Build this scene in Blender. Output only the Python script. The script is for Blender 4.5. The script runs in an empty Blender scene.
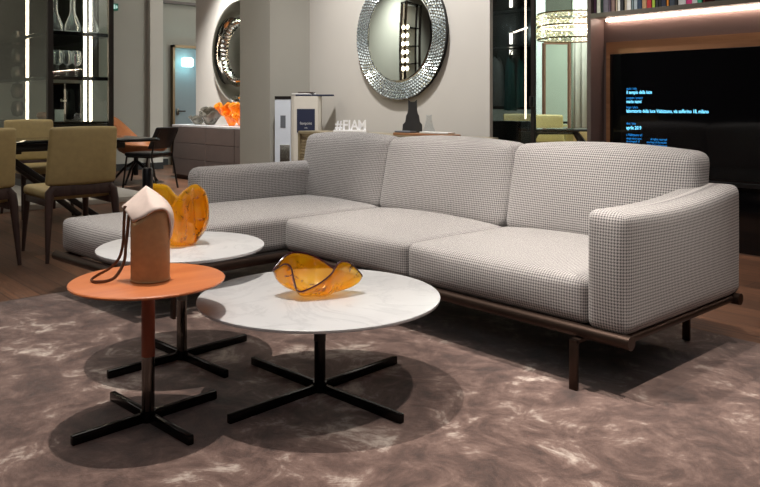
import bpy, bmesh, math, random
from mathutils import Vector, Matrix
random.seed(7)
PI = math.pi
scene = bpy.context.scene
COL = scene.collection

# ------------------------------------------------------------------ camera
YAW = math.radians(48.088)
cam_d = bpy.data.cameras.new('camera')
cam = bpy.data.objects.new('camera', cam_d); COL.objects.link(cam)
cam.location = (0, 0, 1.08); cam.rotation_euler = (PI / 2, 0, YAW)
cam_d.sensor_fit = 'HORIZONTAL'; cam_d.sensor_width = 36.0
cam_d.lens = 754.0 / 760.0 * 36.0
cam_d.shift_y = -139.5 / 760.0
cam_d.clip_start = 0.05; cam_d.clip_end = 60
scene.camera = cam

# ------------------------------------------------------------------ world, lights, exposure
w = bpy.data.worlds.new('world'); scene.world = w; w.use_nodes = True
w.node_tree.nodes['Background'].inputs[0].default_value = (0.5, 0.5, 0.52, 1)
w.node_tree.nodes['Background'].inputs[1].default_value = 0.05
vs = scene.view_settings
vs.view_transform = 'Standard'; vs.look = 'None'; vs.gamma = 1.0; vs.use_curve_mapping = False
vs.exposure = 0.35

def spot(name, loc, target, power, cone, blend=0.3, radius=0.03, color=(1, 0.93, 0.85)):
    d = bpy.data.lights.new(name, 'SPOT'); o = bpy.data.objects.new(name, d); COL.objects.link(o)
    o.location = loc
    v = Vector(target) - Vector(loc)
    o.rotation_euler = v.to_track_quat('-Z', 'Y').to_euler()
    d.energy = power; d.spot_size = math.radians(cone); d.spot_blend = blend
    d.shadow_soft_size = radius; d.color = color
    return o

def area(name, loc, size, power, color=(1, 0.95, 0.9), target=None, sy=None):
    d = bpy.data.lights.new(name, 'AREA'); o = bpy.data.objects.new(name, d); COL.objects.link(o)
    o.location = loc; d.energy = power; d.color = color; d.size = size
    if sy: d.shape = 'RECTANGLE'; d.size_y = sy
    if target:
        v = Vector(target) - Vector(loc)
        o.rotation_euler = v.to_track_quat('-Z', 'Y').to_euler()
    return o

def point(name, loc, power, color=(1, 0.93, 0.85), r=0.05):
    d = bpy.data.lights.new(name, 'POINT'); o = bpy.data.objects.new(name, d); COL.objects.link(o)
    o.location = loc; d.energy = power; d.color = color; d.shadow_soft_size = r
    return o

WARM = (1.0, 0.91, 0.82)
spot('ceiling_spot_tables', (-2.75, 1.45, 4.5), (-2.6, 1.45, 0), 480, 66, 0.7, 0.03, WARM)
for sx_, sp_ in ((-1.75, 300), (-2.75, 290), (-3.8, 95)):
    spot('ceiling_spot_sofa', (sx_, 2.25, 4.5), (sx_, 3.25, 0.6), sp_, 34, 0.7, 0.05, WARM)
spot('ceiling_spot_rug', (-0.5, 2.3, 4.5), (-0.7, 2.3, 0), 520, 44, 0.8, 0.05, WARM)
area('fill_light_living', (-2.2, 1.2, 4.55), 4.0, 58, (1, 0.95, 0.9))  # added soft ambient fill over the seating, no fixture there
area('fill_light_entrance', (0.8, -1.8, 4.4), 3.0, 24, (0.97, 0.97, 1.0), (-2.2, 2.2, 0.3))  # added fill from the camera side, aimed at the sofa group
spot('ceiling_spot_bookcase', (-2.6, 3.9, 4.4), (-2.9, 5.6, 1.95), 70, 40, 0.8, 0.05, (1, 0.97, 0.94))
area('fill_light_dining', (-7.5, 1.5, 4.55), 3.5, 52, (1, 0.95, 0.88))  # added ambient fill for the dining end
spot('wall_washer_mirror', (-5.0, 3.6, 4.4), (-5.1, 5.1, 1.5), 560, 90, 0.9, 0.08, (1, 0.975, 0.95))
spot('wall_washer_sideboard', (-9.0, 4.7, 3.6), (-9.1, 5.6, 1.3), 620, 85, 0.8, 0.05, (1, 0.98, 0.95))
area('fill_light_corridor', (-11.0, 6.4, 4.4), 1.2, 14, (1, 0.95, 0.88))  # added low fill so the corridor is not dark
area('fill_light_back_room', (-6.0, 9.8, 4.4), 3.0, 380, (0.97, 1.0, 0.98))  # added lamp that lights the room behind the glass
spot('added_light_left', (-10.2, -1.2, 4.4), (-12, -1.2, 1.8), 950, 110, 0.9, 0.1, (0.96, 1.0, 0.95))  # added to brighten the wall that the mosaic mirror reflects

# ------------------------------------------------------------------ materials
def lin(c):
    return tuple(((v / 255) / 12.92 if v / 255 <= 0.04045 else ((v / 255 + 0.055) / 1.055) ** 2.4) for v in c) + (1,)

class N:
    def __init__(s, name):
        s.m = bpy.data.materials.new(name); s.m.use_nodes = True
        s.t = s.m.node_tree; s.b = s.t.nodes['Principled BSDF']; s.out = s.t.nodes['Material Output']
    def n(s, kind, **kw):
        x = s.t.nodes.new(kind)
        for k, v in kw.items():
            if k in x.inputs: x.inputs[k].default_value = v
            else: setattr(x, k, v)
        return x
    def l(s, a, b): s.t.links.new(a, b)
    def math(s, op, a, b=None):
        x = s.t.nodes.new('ShaderNodeMath'); x.operation = op
        for i, v in enumerate((a, b)):
            if v is None: continue
            if isinstance(v, (int, float)): x.inputs[i].default_value = v
            else: s.l(v, x.inputs[i])
        return x.outputs[0]
    def mix(s, f, a, b):
        x = s.t.nodes.new('ShaderNodeMix'); x.data_type = 'RGBA'
        for i, v in ((0, f), (6, a), (7, b)):
            if isinstance(v, (int, float, tuple)): x.inputs[i].default_value = v
            else: s.l(v, x.inputs[i])
        return x.outputs[2]
    def ramp(s, f, stops):
        x = s.t.nodes.new('ShaderNodeValToRGB'); e = x.color_ramp.elements
        while len(e) < len(stops): e.new(0.5)
        for i, (p, c) in enumerate(stops): e[i].position = p; e[i].color = c
        s.l(f, x.inputs[0]); return x.outputs[0]
    def noise(s, scale, detail=3, dist=0.0, vec=None, rough=0.5):
        x = s.n('ShaderNodeTexNoise'); x.inputs['Scale'].default_value = scale
        x.inputs['Detail'].default_value = detail; x.inputs['Distortion'].default_value = dist
        x.inputs['Roughness'].default_value = rough
        if vec is None: vec = s.n('ShaderNodeTexCoord').outputs['Object']
        s.l(vec, x.inputs['Vector']); return x.outputs[0]
    def bump(s, h, strength=0.2, dist=0.01):
        x = s.n('ShaderNodeBump'); x.inputs['Strength'].default_value = strength; x.inputs['Distance'].default_value = dist
        s.l(h, x.inputs['Height']); s.l(x.outputs[0], s.b.inputs['Normal'])

def schlick(k, base, p, normal=None):
    lw = k.n('ShaderNodeLayerWeight'); lw.inputs['Blend'].default_value = 0.5
    if normal is not None: k.l(normal, lw.inputs['Normal'])
    return k.math('ADD', k.math('MULTIPLY', k.math('POWER', lw.outputs['Facing'], p), 1 - base), base)

def plain(name, rgb, rough=0.5, metal=0.0, var=0.06, vscale=14, bump=0.0, coat=0.0, spec=0.5):
    k = N(name); c = lin(rgb)
    no = k.noise(vscale, 3)
    d = tuple(min(1, v * (1 - var)) for v in c[:3]) + (1,); e = tuple(min(1, v * (1 + var)) for v in c[:3]) + (1,)
    k.l(k.ramp(no, [(0.3, d), (0.7, e)]), k.b.inputs['Base Color'])
    k.b.inputs['Roughness'].default_value = rough; k.b.inputs['Metallic'].default_value = metal
    k.b.inputs['Coat Weight'].default_value = coat; k.b.inputs['Specular IOR Level'].default_value = spec
    if bump: k.bump(k.noise(vscale * 8, 2), bump, 0.003)
    return k.m

def emit(name, rgb, strength):
    k = N(name); k.b.inputs['Base Color'].default_value = (0, 0, 0, 1)
    k.b.inputs['Emission Color'].default_value = lin(rgb); k.b.inputs['Emission Strength'].default_value = strength
    return k.m

def glass_pane(name, tint, refl=1.0, rough=0.0):
    k = N(name); k.t.nodes.remove(k.b)
    tr = k.n('ShaderNodeBsdfTransparent'); tr.inputs[0].default_value = lin(tint)
    gl = k.n('ShaderNodeBsdfGlossy'); gl.inputs['Roughness'].default_value = rough; gl.inputs[0].default_value = (refl, refl, refl, 1)
    mx = k.n('ShaderNodeMixShader'); k.l(schlick(k, 0.04, 5), mx.inputs[0]); k.l(tr.outputs[0], mx.inputs[1]); k.l(gl.outputs[0], mx.inputs[2])
    k.l(mx.outputs[0], k.out.inputs[0]); return k.m

def table_glass(name, edge=(235, 240, 245)):
    # blown clear glass: clear face on, bright towards its rims
    k = N(name); k.t.nodes.remove(k.b)
    tr = k.n('ShaderNodeBsdfTransparent'); tr.inputs[0].default_value = (0.9, 0.92, 0.93, 1)
    gl = k.n('ShaderNodeBsdfGlossy'); gl.inputs['Roughness'].default_value = 0.08; gl.inputs[0].default_value = lin(edge)
    tl = k.n('ShaderNodeBsdfTranslucent'); tl.inputs[0].default_value = lin(edge)
    ad = k.n('ShaderNodeMixShader'); ad.inputs[0].default_value = 0.5; k.l(gl.outputs[0], ad.inputs[1]); k.l(tl.outputs[0], ad.inputs[2])
    mx = k.n('ShaderNodeMixShader'); k.l(schlick(k, 0.10, 1.3), mx.inputs[0]); k.l(tr.outputs[0], mx.inputs[1]); k.l(ad.outputs[0], mx.inputs[2])
    k.l(mx.outputs[0], k.out.inputs[0]); return k.m

def art_glass(name, c_light, c_deep, c_dark, clear=0.55, nscale=22):
    k = N(name); k.t.nodes.remove(k.b)
    no = k.noise(nscale, 4, 1.5); no2 = k.noise(nscale * 0.4, 2, 0.8)
    col = k.ramp(no2, [(0.3, lin(c_deep)), (0.65, lin(c_light))])
    blot = k.ramp(no, [(0.57, (0, 0, 0, 1)), (0.66, (1, 1, 1, 1))])
    col = k.mix(k.math('MULTIPLY', blot, 0.75), col, lin(c_dark))
    tr = k.n('ShaderNodeBsdfTransparent'); k.l(k.mix(0.42, col, (1, 1, 1, 1)), tr.inputs[0])
    tl = k.n('ShaderNodeBsdfTranslucent'); k.l(col, tl.inputs[0])
    df = k.n('ShaderNodeBsdfDiffuse'); k.l(col, df.inputs[0])
    m0 = k.n('ShaderNodeMixShader'); m0.inputs[0].default_value = 0.5; k.l(tl.outputs[0], m0.inputs[1]); k.l(df.outputs[0], m0.inputs[2])
    m1 = k.n('ShaderNodeMixShader'); m1.inputs[0].default_value = 1 - clear; k.l(tr.outputs[0], m1.inputs[1]); k.l(m0.outputs[0], m1.inputs[2])
    gl = k.n('ShaderNodeBsdfGlossy'); gl.inputs['Roughness'].default_value = 0.06
    bp = k.n('ShaderNodeBump'); bp.inputs['Strength'].default_value = 0.9; bp.inputs['Distance'].default_value = 0.01
    k.l(k.noise(nscale * 1.6, 2), bp.inputs['Height']); k.l(bp.outputs[0], gl.inputs['Normal'])
    m2 = k.n('ShaderNodeMixShader'); k.l(schlick(k, 0.05, 4, bp.outputs[0]), m2.inputs[0]); k.l(m1.outputs[0], m2.inputs[1]); k.l(gl.outputs[0], m2.inputs[2])
    k.l(m2.outputs[0], k.out.inputs[0]); return k.m

def fabric():
    k = N('houndstooth_weave')
    uv = k.n('ShaderNodeUVMap'); sp = k.n('ShaderNodeSeparateXYZ'); k.l(uv.outputs[0], sp.inputs[0])
    P = 0.0118
    i = k.math('FLOOR', k.math('MULTIPLY', sp.outputs[0], 8 / P)); j = k.math('FLOOR', k.math('MULTIPLY', sp.outputs[1], 8 / P))
    wa = k.math('LESS_THAN', k.math('FLOORED_MODULO', i, 8), 3.5)
    wb = k.math('LESS_THAN', k.math('FLOORED_MODULO', j, 8), 3.5)
    pick = k.math('LESS_THAN', k.math('FLOORED_MODULO', k.math('ADD', i, j), 4), 1.5)
    dark = k.math('ADD', k.math('MULTIPLY', pick, wa), k.math('MULTIPLY', k.math('SUBTRACT', 1.0, pick), wb))
    col = k.mix(dark, lin((198, 194, 192)), lin((96, 94, 95)))
    k.l(col, k.b.inputs['Base Color']); k.b.inputs['Roughness'].default_value = 0.9
    k.b.inputs['Sheen Weight'].default_value = 0.25; k.b.inputs['Specular IOR Level'].default_value = 0.15
    k.bump(dark, 0.25, 0.002)
    return k.m

def rug_mat():
    k = N('velvet_pile')
    tc = k.n('ShaderNodeTexCoord').outputs['Object']
    n1 = k.noise(1.9, 9, 0.8, tc, 0.72); n2 = k.noise(6.5, 8, 1.0, tc, 0.72); n3 = k.noise(260, 2, 0, tc)
    mp = k.n('ShaderNodeMapping'); mp.inputs['Rotation'].default_value = (0, 0, 0.7); mp.inputs['Scale'].default_value = (1.6, 3.2, 1); k.l(tc, mp.inputs[0])
    n4 = k.noise(1.6, 5, 0.8, mp.outputs[0], 0.6)
    f = k.math('ADD', k.math('MULTIPLY', n1, 0.48), k.math('MULTIPLY', n2, 0.36))
    f = k.math('ADD', f, k.math('MULTIPLY', n4, 0.16))
    col = k.ramp(f, [(0.40, lin((62, 48, 44))), (0.475, lin((98, 76, 69))), (0.53, lin((130, 106, 97))), (0.60, lin((216, 202, 191)))])
    col = k.mix(k.math('MULTIPLY', n3, 0.25), col, lin((70, 58, 55)))
    k.l(col, k.b.inputs['Base Color']); k.b.inputs['Roughness'].default_value = 0.85
    k.b.inputs['Sheen Weight'].default_value = 0.35; k.b.inputs['Specular IOR Level'].default_value = 0.1
    k.bump(k.math('ADD', n3, k.math('MULTIPLY', n2, 2.0)), 0.35, 0.006)
    return k.m

def wood_floor():
    k = N('dark_oak_planks')
    tc = k.n('ShaderNodeTexCoord').outputs['Object']
    br = k.n('ShaderNodeTexBrick'); br.offset = 0.37
    br.inputs['Scale'].default_value = 1.0; br.inputs['Brick Width'].default_value = 1.9; br.inputs['Row Height'].default_value = 0.16
    br.inputs['Mortar Size'].default_value = 0.0025
    br.inputs['Color1'].default_value = lin((132, 92, 68)); br.inputs['Color2'].default_value = lin((94, 66, 50)); br.inputs['Mortar'].default_value = lin((30, 22, 18))
    k.l(tc, br.inputs['Vector'])
    mp = k.n('ShaderNodeMapping'); mp.inputs['Scale'].default_value = (1.2, 22, 1); k.l(tc, mp.inputs[0])
    g = k.noise(2.5, 6, 1.0, mp.outputs[0], 0.6)
    col = k.mix(k.ramp(g, [(0.35, (0, 0, 0, 1)), (0.7, (0.6, 0.6, 0.6, 1))]), br.outputs[0], lin((52, 38, 31)))
    k.l(col, k.b.inputs['Base Color']); k.b.inputs['Roughness'].default_value = 0.42
    k.bump(g, 0.1, 0.002)
    return k.m

def wood(name, a, b, rough=0.35, axis=0, scale=3.0):
    k = N(name); tc = k.n('ShaderNodeTexCoord').outputs['Object']
    mp = k.n('ShaderNodeMapping'); s = [14, 14, 14]; s[axis] = 0.8; mp.inputs['Scale'].default_value = s; k.l(tc, mp.inputs[0])
    g = k.noise(scale, 6, 0.6, mp.outputs[0], 0.6)
    k.l(k.ramp(g, [(0.3, lin(a)), (0.7, lin(b))]), k.b.inputs['Base Color']); k.b.inputs['Roughness'].default_value = rough
    return k.m

def marble():
    k = N('white_marble'); tc = k.n('ShaderNodeTexCoord').outputs['Object']
    a = k.noise(3.0, 8, 1.6, tc, 0.65); v = k.math('ABSOLUTE', k.math('SUBTRACT', a, 0.5))
    vein = k.ramp(v, [(0.0, (1, 1, 1, 1)), (0.045, (0, 0, 0, 1))])
    b = k.noise(1.4, 4, 0.5, tc)
    base = k.ramp(b, [(0.3, lin((194, 195, 197))), (0.7, lin((216, 216, 217)))])
    k.l(k.mix(k.math('MULTIPLY', vein, 0.26), base, lin((150, 152, 156))), k.b.inputs['Base Color'])
    k.b.inputs['Roughness'].default_value = 0.32
    return k.m

M = {}
M['fabric'] = fabric(); M['seam'] = plain('seam_thread', (112, 106, 103), 0.9); M['rug'] = rug_mat(); M['floor'] = wood_floor(); M['marble'] = marble()
M['wall'] = plain('warm_plaster', (196, 191, 183), 0.9, 0, 0.03, 1.2)
M['wall_grey'] = plain('grey_plaster', (160, 157, 148), 0.9, 0, 0.03, 1.2)
M['wall_dark'] = plain('dark_plaster', (52, 50, 50), 0.85, 0, 0.05, 1.5)
M['wall_green'] = plain('pale_green_plaster', (206, 210, 200), 0.9, 0, 0.03, 1.0)
M['white_panel'] = plain('white_panel', (225, 232, 232), 0.8, 0, 0.02, 1.0)
M['ceiling'] = plain('ceiling_paint', (150, 148, 145), 0.95, 0, 0.02, 1.0)
M['baseboard'] = plain('black_skirting', (20, 20, 20), 0.6)
M['bronze'] = plain('bronze_metal', (70, 56, 49), 0.38, 0.85, 0.05, 20)
M['dark_metal'] = plain('dark_metal', (48, 44, 42), 0.4, 0.6, 0.05, 20)
M['black_chrome'] = plain('black_chrome', (34, 32, 32), 0.16, 0.75, 0.03, 20)
M['chrome'] = plain('smoked_chrome', (104, 97, 92), 0.12, 1.0, 0.02, 20)
M['black'] = plain('black_lacquer', (14, 14, 15), 0.3, 0, 0.05, 20)
M['black_gloss'] = plain('gloss_black_glass', (7, 7, 9), 0.06, 0, 0.03, 20)
M['black_leather'] = plain('black_leather', (24, 23, 24), 0.32, 0, 0.1, 30, 0.25)
M['khaki'] = plain('khaki_leather', (178, 158, 108), 0.55, 0, 0.06, 25, 0.2)
M['dark_wood'] = wood('dark_stained_ash', (52, 37, 33), (78, 58, 52), 0.5, 2, 2.0)
M['orange_wood'] = wood('orange_saddle_top', (190, 104, 58), (206, 122, 70), 0.4, 1, 1.3)
M['saddle'] = plain('saddle_leather', (140, 66, 36), 0.5, 0, 0.06, 30, 0.1)
M['grey_leather'] = plain('grey_saddle_leather', (120, 116, 110), 0.5, 0, 0.05, 30, 0.1)
M['black_leather_sleeve'] = plain('black_saddle_leather', (30, 27, 26), 0.5, 0, 0.05, 30, 0.1)
M['vase_leather'] = plain('tan_leather', (188, 146, 104), 0.6, 0, 0.08, 40, 0.2)
M['vase_lining'] = plain('blush_leather_lining', (226, 206, 196), 0.65, 0, 0.04, 40, 0.12)
M['strap'] = plain('dark_brown_strap', (104, 74, 56), 0.55, 0, 0.06, 30)
M['amber'] = art_glass('amber_glass', (255, 216, 36), (255, 184, 16), (120, 58, 10), 0.64, 16)
M['amber_rim'] = plain('plum_glass_rim', (64, 26, 34), 0.1, 0, 0.2, 30)
M['orange_glass'] = art_glass('orange_glass', (255, 190, 60), (250, 160, 30), (220, 110, 10), 0.3, 12)
M['smoke_glass'] = art_glass('smoky_glass', (170, 165, 150), (110, 106, 96), (60, 58, 52), 0.4, 12)
M['clear'] = table_glass('clear_blown_glass')
M['pane'] = glass_pane('clear_glass_pane', (232, 240, 236))
M['pane_green'] = glass_pane('pale_green_glass_pane', (226, 234, 228))
M['pane_smoke'] = glass_pane('smoked_glass_pane', (190, 198, 198))
M['mirror'] = plain('silver_mirror', (224, 230, 226), 0.02, 1.0, 0.0, 5)
M['silver'] = plain('silvered_glass', (214, 216, 208), 0.07, 1.0, 0.03, 8)
M['facet'] = plain('faceted_glass', (206, 216, 216), 0.2, 0.75, 0.02, 8)
M['smoked_panel'] = plain('smoked_panel', (32, 32, 30), 0.4)
M['taupe'] = plain('taupe_lacquer', (98, 88, 84), 0.5, 0, 0.03, 10)
M['taupe_dark'] = plain('dark_taupe_lacquer', (62, 55, 52), 0.5, 0, 0.03, 10)
M['champagne'] = plain('champagne_metal', (178, 164, 136), 0.35, 0.7, 0.05, 15)
M['brass'] = plain('aged_brass', (118, 98, 76), 0.35, 0.8, 0.05, 15)
M['rose'] = plain('rose_gold_metal', (172, 128, 112), 0.3, 0.8, 0.04, 15)
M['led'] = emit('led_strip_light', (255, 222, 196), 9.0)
M['led_shelf'] = emit('shelf_strip_light', (255, 224, 204), 26.0)
M['led_cool'] = emit('led_line_light', (255, 232, 214), 7.0)
M['bulb'] = emit('lamp_globe_light', (255, 236, 206), 10.0)
M['cyan'] = emit('cyan_lamp_light', (190, 255, 255), 9.0)
M['text'] = emit('screen_text_light', (120, 215, 255), 1.6)
M['text_dim'] = emit('screen_text_dim', (40, 150, 235), 0.9)
M['white'] = plain('white_lacquer', (236, 236, 238), 0.4, 0, 0.01, 10)
M['totem_white'] = plain('totem_white', (208, 214, 222), 0.5, 0, 0.02, 10)
M['totem_cream'] = plain('totem_cream', (206, 200, 188), 0.6, 0, 0.02, 10)
M['navy'] = plain('navy_print', (34, 40, 64), 0.5, 0, 0.04, 20)
M['paper'] = plain('paper', (214, 212, 206), 0.7, 0, 0.03, 20)
M['grey_print'] = plain('grey_print', (96, 100, 106), 0.6, 0, 0.05, 20)
M['walnut'] = wood('walnut_veneer', (136, 94, 62), (168, 120, 82), 0.45, 0, 1.6)
M['unit_brown'] = plain('brown_lacquer', (96, 80, 76), 0.5, 0, 0.03, 10)
M['unit_shelf'] = plain('shelf_lacquer', (104, 96, 84), 0.5, 0, 0.03, 10)
M['green_sign'] = emit('exit_sign_green', (10, 120, 90), 0.35)
M['sign_white'] = emit('exit_sign_white', (200, 240, 225), 0.6)
M['door'] = plain('pale_door_paint', (128, 140, 146), 0.5, 0, 0.02, 5)
M['cloth_grey'] = plain('grey_cloth', (150, 152, 150), 0.9, 0, 0.08, 20)
M['cloth_teal'] = plain('teal_cloth', (34, 92, 92), 0.9, 0, 0.08, 20)
M['rust_leather'] = plain('rust_leather', (150, 92, 48), 0.5, 0, 0.1, 12, 0.1)
M['crystal'] = table_glass('cut_crystal', (255, 244, 220))
M['charcoal'] = plain('charcoal_ceramic', (58, 58, 58), 0.7, 0, 0.08, 20)
M['pale_stone'] = plain('pale_stone', (190, 186, 178), 0.35, 0, 0.05, 4)
M['curtain'] = plain('sage_curtain', (176, 182, 168), 0.9, 0, 0.04, 8)

# ------------------------------------------------------------------ mesh helpers
class MB:
    def __init__(s): s.bm = bmesh.new(); s.uv = s.bm.loops.layers.uv.new('UVMap')
    def box(s, c, d, bevel=0.0, rz=0.0, seg=2, rot=None):
        r = bmesh.ops.create_cube(s.bm, size=1.0); vs_ = r['verts']
        bmesh.ops.scale(s.bm, vec=d, verts=vs_)
        if bevel > 0:
            es = list({e for v in vs_ for e in v.link_edges})
            q = bmesh.ops.bevel(s.bm, geom=es, offset=min(bevel, min(d) * 0.45), segments=seg, affect='EDGES', profile=0.5)
            vs_ = list({v for v in vs_ if v.is_valid} | set(q['verts']))
        if rot is not None: bmesh.ops.rotate(s.bm, cent=(0, 0, 0), matrix=rot, verts=vs_)
        if rz: bmesh.ops.rotate(s.bm, cent=(0, 0, 0), matrix=Matrix.Rotation(rz, 3, 'Z'), verts=vs_)
        bmesh.ops.translate(s.bm, vec=c, verts=vs_)
        return s
    def bb(s, x0, x1, y0, y1, z0, z1, bevel=0.0):
        return s.box(((x0 + x1) / 2, (y0 + y1) / 2, (z0 + z1) / 2), (abs(x1 - x0), abs(y1 - y0), abs(z1 - z0)), bevel)
    def bar(s, p, q, wd, th, bevel=0.0, up=(0, 0, 1)):
        p = Vector(p); q = Vector(q); d = (q - p); L = d.length; z = d.normalized()
        u = Vector(up)
        if abs(z.dot(u)) > 0.99: u = Vector((0, 1, 0))
        x = u.cross(z).normalized(); y = z.cross(x)
        m = Matrix((x, y, z)).transposed()
        return s.box((p + q) / 2, (wd, th, L), bevel, rot=m)
    def tube(s, pts, r, seg=10, closed=False, flat=None):
        pts = [Vector(p) for p in pts]; n = len(pts); rings = []
        prev = None
        for i, p in enumerate(pts):
            if closed: t = pts[(i + 1) % n] - pts[i - 1]
            else: t = pts[min(i + 1, n - 1)] - pts[max(i - 1, 0)]
            t.normalize()
            if prev is None:
                a = Vector((0, 0, 1)) if abs(t.z) < 0.9 else Vector((1, 0, 0))
                x = a.cross(t).normalized()
            else:
                x = (prev - t * prev.dot(t)).normalized()
            prev = x; y = t.cross(x)
            rr = r[i] if isinstance(r, (list, tuple)) else r
            fl = flat if flat else 1.0
            rings.append([s.bm.verts.new(p + x * math.cos(2 * PI * k / seg) * rr + y * math.sin(2 * PI * k / seg) * rr * fl) for k in range(seg)])
        m = n if closed else n - 1
        for i in range(m):
            a = rings[i]; b = rings[(i + 1) % n]
            for k in range(seg):
                s.bm.faces.new((a[k], a[(k + 1) % seg], b[(k + 1) % seg], b[k]))
        if not closed:
            s.bm.faces.new(list(reversed(rings[0]))); s.bm.faces.new(rings[-1])
        return s
    def cyl(s, p, q, r, seg=24, r2=None):
        return s.tube([p, q], [r, r if r2 is None else r2], seg)
    def lathe(s, prof, c=(0, 0, 0), seg=32):
        rings = []
        for (r, z) in prof:
            if r < 1e-5: rings.append([s.bm.verts.new((c[0], c[1], c[2] + z))])
            else: rings.append([s.bm.verts.new((c[0] + r * math.cos(2 * PI * k / seg), c[1] + r * math.sin(2 * PI * k / seg), c[2] + z)) for k in range(seg)])
        for a, b in zip(rings, rings[1:]):
            for k in range(seg):
                k2 = (k + 1) % seg
                if len(a) == 1 and len(b) == 1: continue
                if len(a) == 1: s.bm.faces.new((a[0], b[k2], b[k]))
                elif len(b) == 1: s.bm.faces.new((a[k], a[k2], b[0]))
                else: s.bm.faces.new((a[k], a[k2], b[k2], b[k]))
        return s
    def grid(s, rows, closed=False):
        vr = [[s.bm.verts.new(p) for p in r] for r in rows]
        n = len(vr[0])
        for a, b in zip(vr, vr[1:]):
            for k in range(n if closed else n - 1):
                k2 = (k + 1) % n
                s.bm.faces.new((a[k], a[k2], b[k2], b[k]))
        return vr
    def prism(s, poly, depth, frame):
        # poly in (a, b), extruded along c; frame maps (a, b, c) to a point
        f = [s.bm.verts.new(frame(a, b, -depth / 2)) for a, b in poly]; g = [s.bm.verts.new(frame(a, b, depth / 2)) for a, b in poly]
        s.bm.faces.new(list(reversed(f))); s.bm.faces.new(g)
        for k in range(len(poly)):
            k2 = (k + 1) % len(poly); s.bm.faces.new((f[k], f[k2], g[k2], g[k]))
        return s
    def cushion(s, lo, hi, r, crown=(0, 0, 0), deform=None, n=14):
        # a soft rounded box with bulging faces; UVs are metres along each face
        h = Vector([(hi[i] - lo[i]) / 2 for i in range(3)]); c = Vector([(hi[i] + lo[i]) / 2 for i in range(3)])
        fn = cushion_map(h, c, r, crown, deform)
        rr = [min(r, h[i] * 0.98) for i in range(3)]
        def params(ax):
            e = rr[ax] / h[ax]
            core = [-1 + e + (2 - 2 * e) * k / n for k in range(n + 1)]
            return [-1, -1 + e * 0.25, -1 + e * 0.55] + core + [1 - e * 0.55, 1 - e * 0.25, 1]
        made = []
        for ax in range(3):
            a, b = [i for i in range(3) if i != ax]
            pa, pb = params(a), params(b)
            for sg in (-1, 1):
                vr = []
                for u in pa:
                    row = []
                    for v in pb:
                        p = [0, 0, 0]; p[ax] = sg; p[a] = u; p[b] = v
                        vert = s.bm.verts.new(fn(p)); made.append(vert); row.append((vert, (c[a] + u * h[a], c[b] + v * h[b])))
                    vr.append(row)
                for i in range(len(pa) - 1):
                    for j in range(len(pb) - 1):
                        q = [vr[i][j], vr[i + 1][j], vr[i + 1][j + 1], vr[i][j + 1]]
                        f = s.bm.faces.new([x[0] for x in q])
                        for lp, x in zip(f.loops, q): lp[s.uv].uv = x[1]
        bmesh.ops.remove_doubles(s.bm, verts=made, dist=1e-5)
        bmesh.ops.recalc_face_normals(s.bm, faces=s.bm.faces[:])
        s.fn = fn
        return s

def cushion_map(h, c, r, crown, deform):
    inner = Vector([max(h[i] - r, h[i] * 0.02) for i in range(3)])
    def fn(p):
        q = Vector([p[i] * h[i] for i in range(3)])
        k = Vector([max(-inner[i], min(inner[i], q[i])) for i in range(3)])
        d = q - k
        if d.length > 1e-9:
            mx = max(abs(d[i]) / max(1e-9, (h[i] - inner[i])) for i in range(3))
            dn = Vector([d[i] / max(1e-9, (h[i] - inner[i])) for i in range(3)])
            dn = dn.normalized() * mx
            q = k + Vector([dn[i] * (h[i] - inner[i]) for i in range(3)])
        u = [q[i] / h[i] for i in range(3)]
        g = [1 - min(1, abs(v)) ** 2.2 for v in u]
        q.x += crown[0] * u[0] * g[1] * g[2]
        q.y += crown[1] * u[1] * g[0] * g[2]
        q.z += crown[2] * u[2] * g[0] * g[1]
        q = q + c
        return deform(q) if deform else q
    return fn

ORG = {}
def org(o):
    while o is not None:
        if o.name in ORG: return ORG[o.name]
        o = o.parent
    return Vector((0, 0, 0))

def build(name, mb, mat, parent=None, smooth=True, loc=None, mods=None, angle=35):
    me = bpy.data.meshes.new(name)
    bm = mb.bm
    base = org(parent) if parent else Vector(loc) if loc else Vector((0, 0, 0))
    if base.length: bmesh.ops.translate(bm, vec=-base, verts=bm.verts[:])
    bmesh.ops.recalc_face_normals(bm, faces=bm.faces[:])
    for f in bm.faces: f.smooth = smooth
    if smooth:
        lim = math.radians(angle)
        for e in bm.edges:
            if len(e.link_faces) == 2 and e.calc_face_angle(0) > lim: e.smooth = False
    bm.to_mesh(me); bm.free()
    me.materials.append(M[mat] if isinstance(mat, str) else mat)
    o = bpy.data.objects.new(name, me); COL.objects.link(o)
    if parent: o.parent = parent
    elif loc: o.location = loc; ORG[o.name] = Vector(loc)
    return o

def tag(o, label, cat, group=None, kind=None):
    o['label'] = label; o['category'] = cat
    if group: o['group'] = group
    if kind: o['kind'] = kind
    return o

def thing(name, label, cat, loc, group=None, rz=0.0):
    o = bpy.data.objects.new(name, None); COL.objects.link(o)
    o.empty_display_size = 0.1
    o.location = loc; ORG[o.name] = Vector(loc); o.rotation_euler = (0, 0, rz)
    return tag(o, label, cat, group)

def local(name, label, cat, group=None):
    # a thing modelled about its own origin, placed afterwards
    o = bpy.data.objects.new(name, None); COL.objects.link(o); o.empty_display_size = 0.1
    ORG[o.name] = Vector((0, 0, 0))
    return tag(o, label, cat, group)

def copy_tree(o, parent=None):
    c = o.copy(); COL.objects.link(c)
    if parent: c.parent = parent
    for ch in list(o.children): copy_tree(ch, c)
    return c

def put(o, loc, rz=0.0, label=None):
    o.location = loc; o.rotation_euler = (0, 0, rz)
    if label: o['label'] = label
    return o

def struct(name, mb, mat, smooth=False):
    o = build(name, mb, mat, smooth=smooth); o['kind'] = 'structure'; return o

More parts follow.
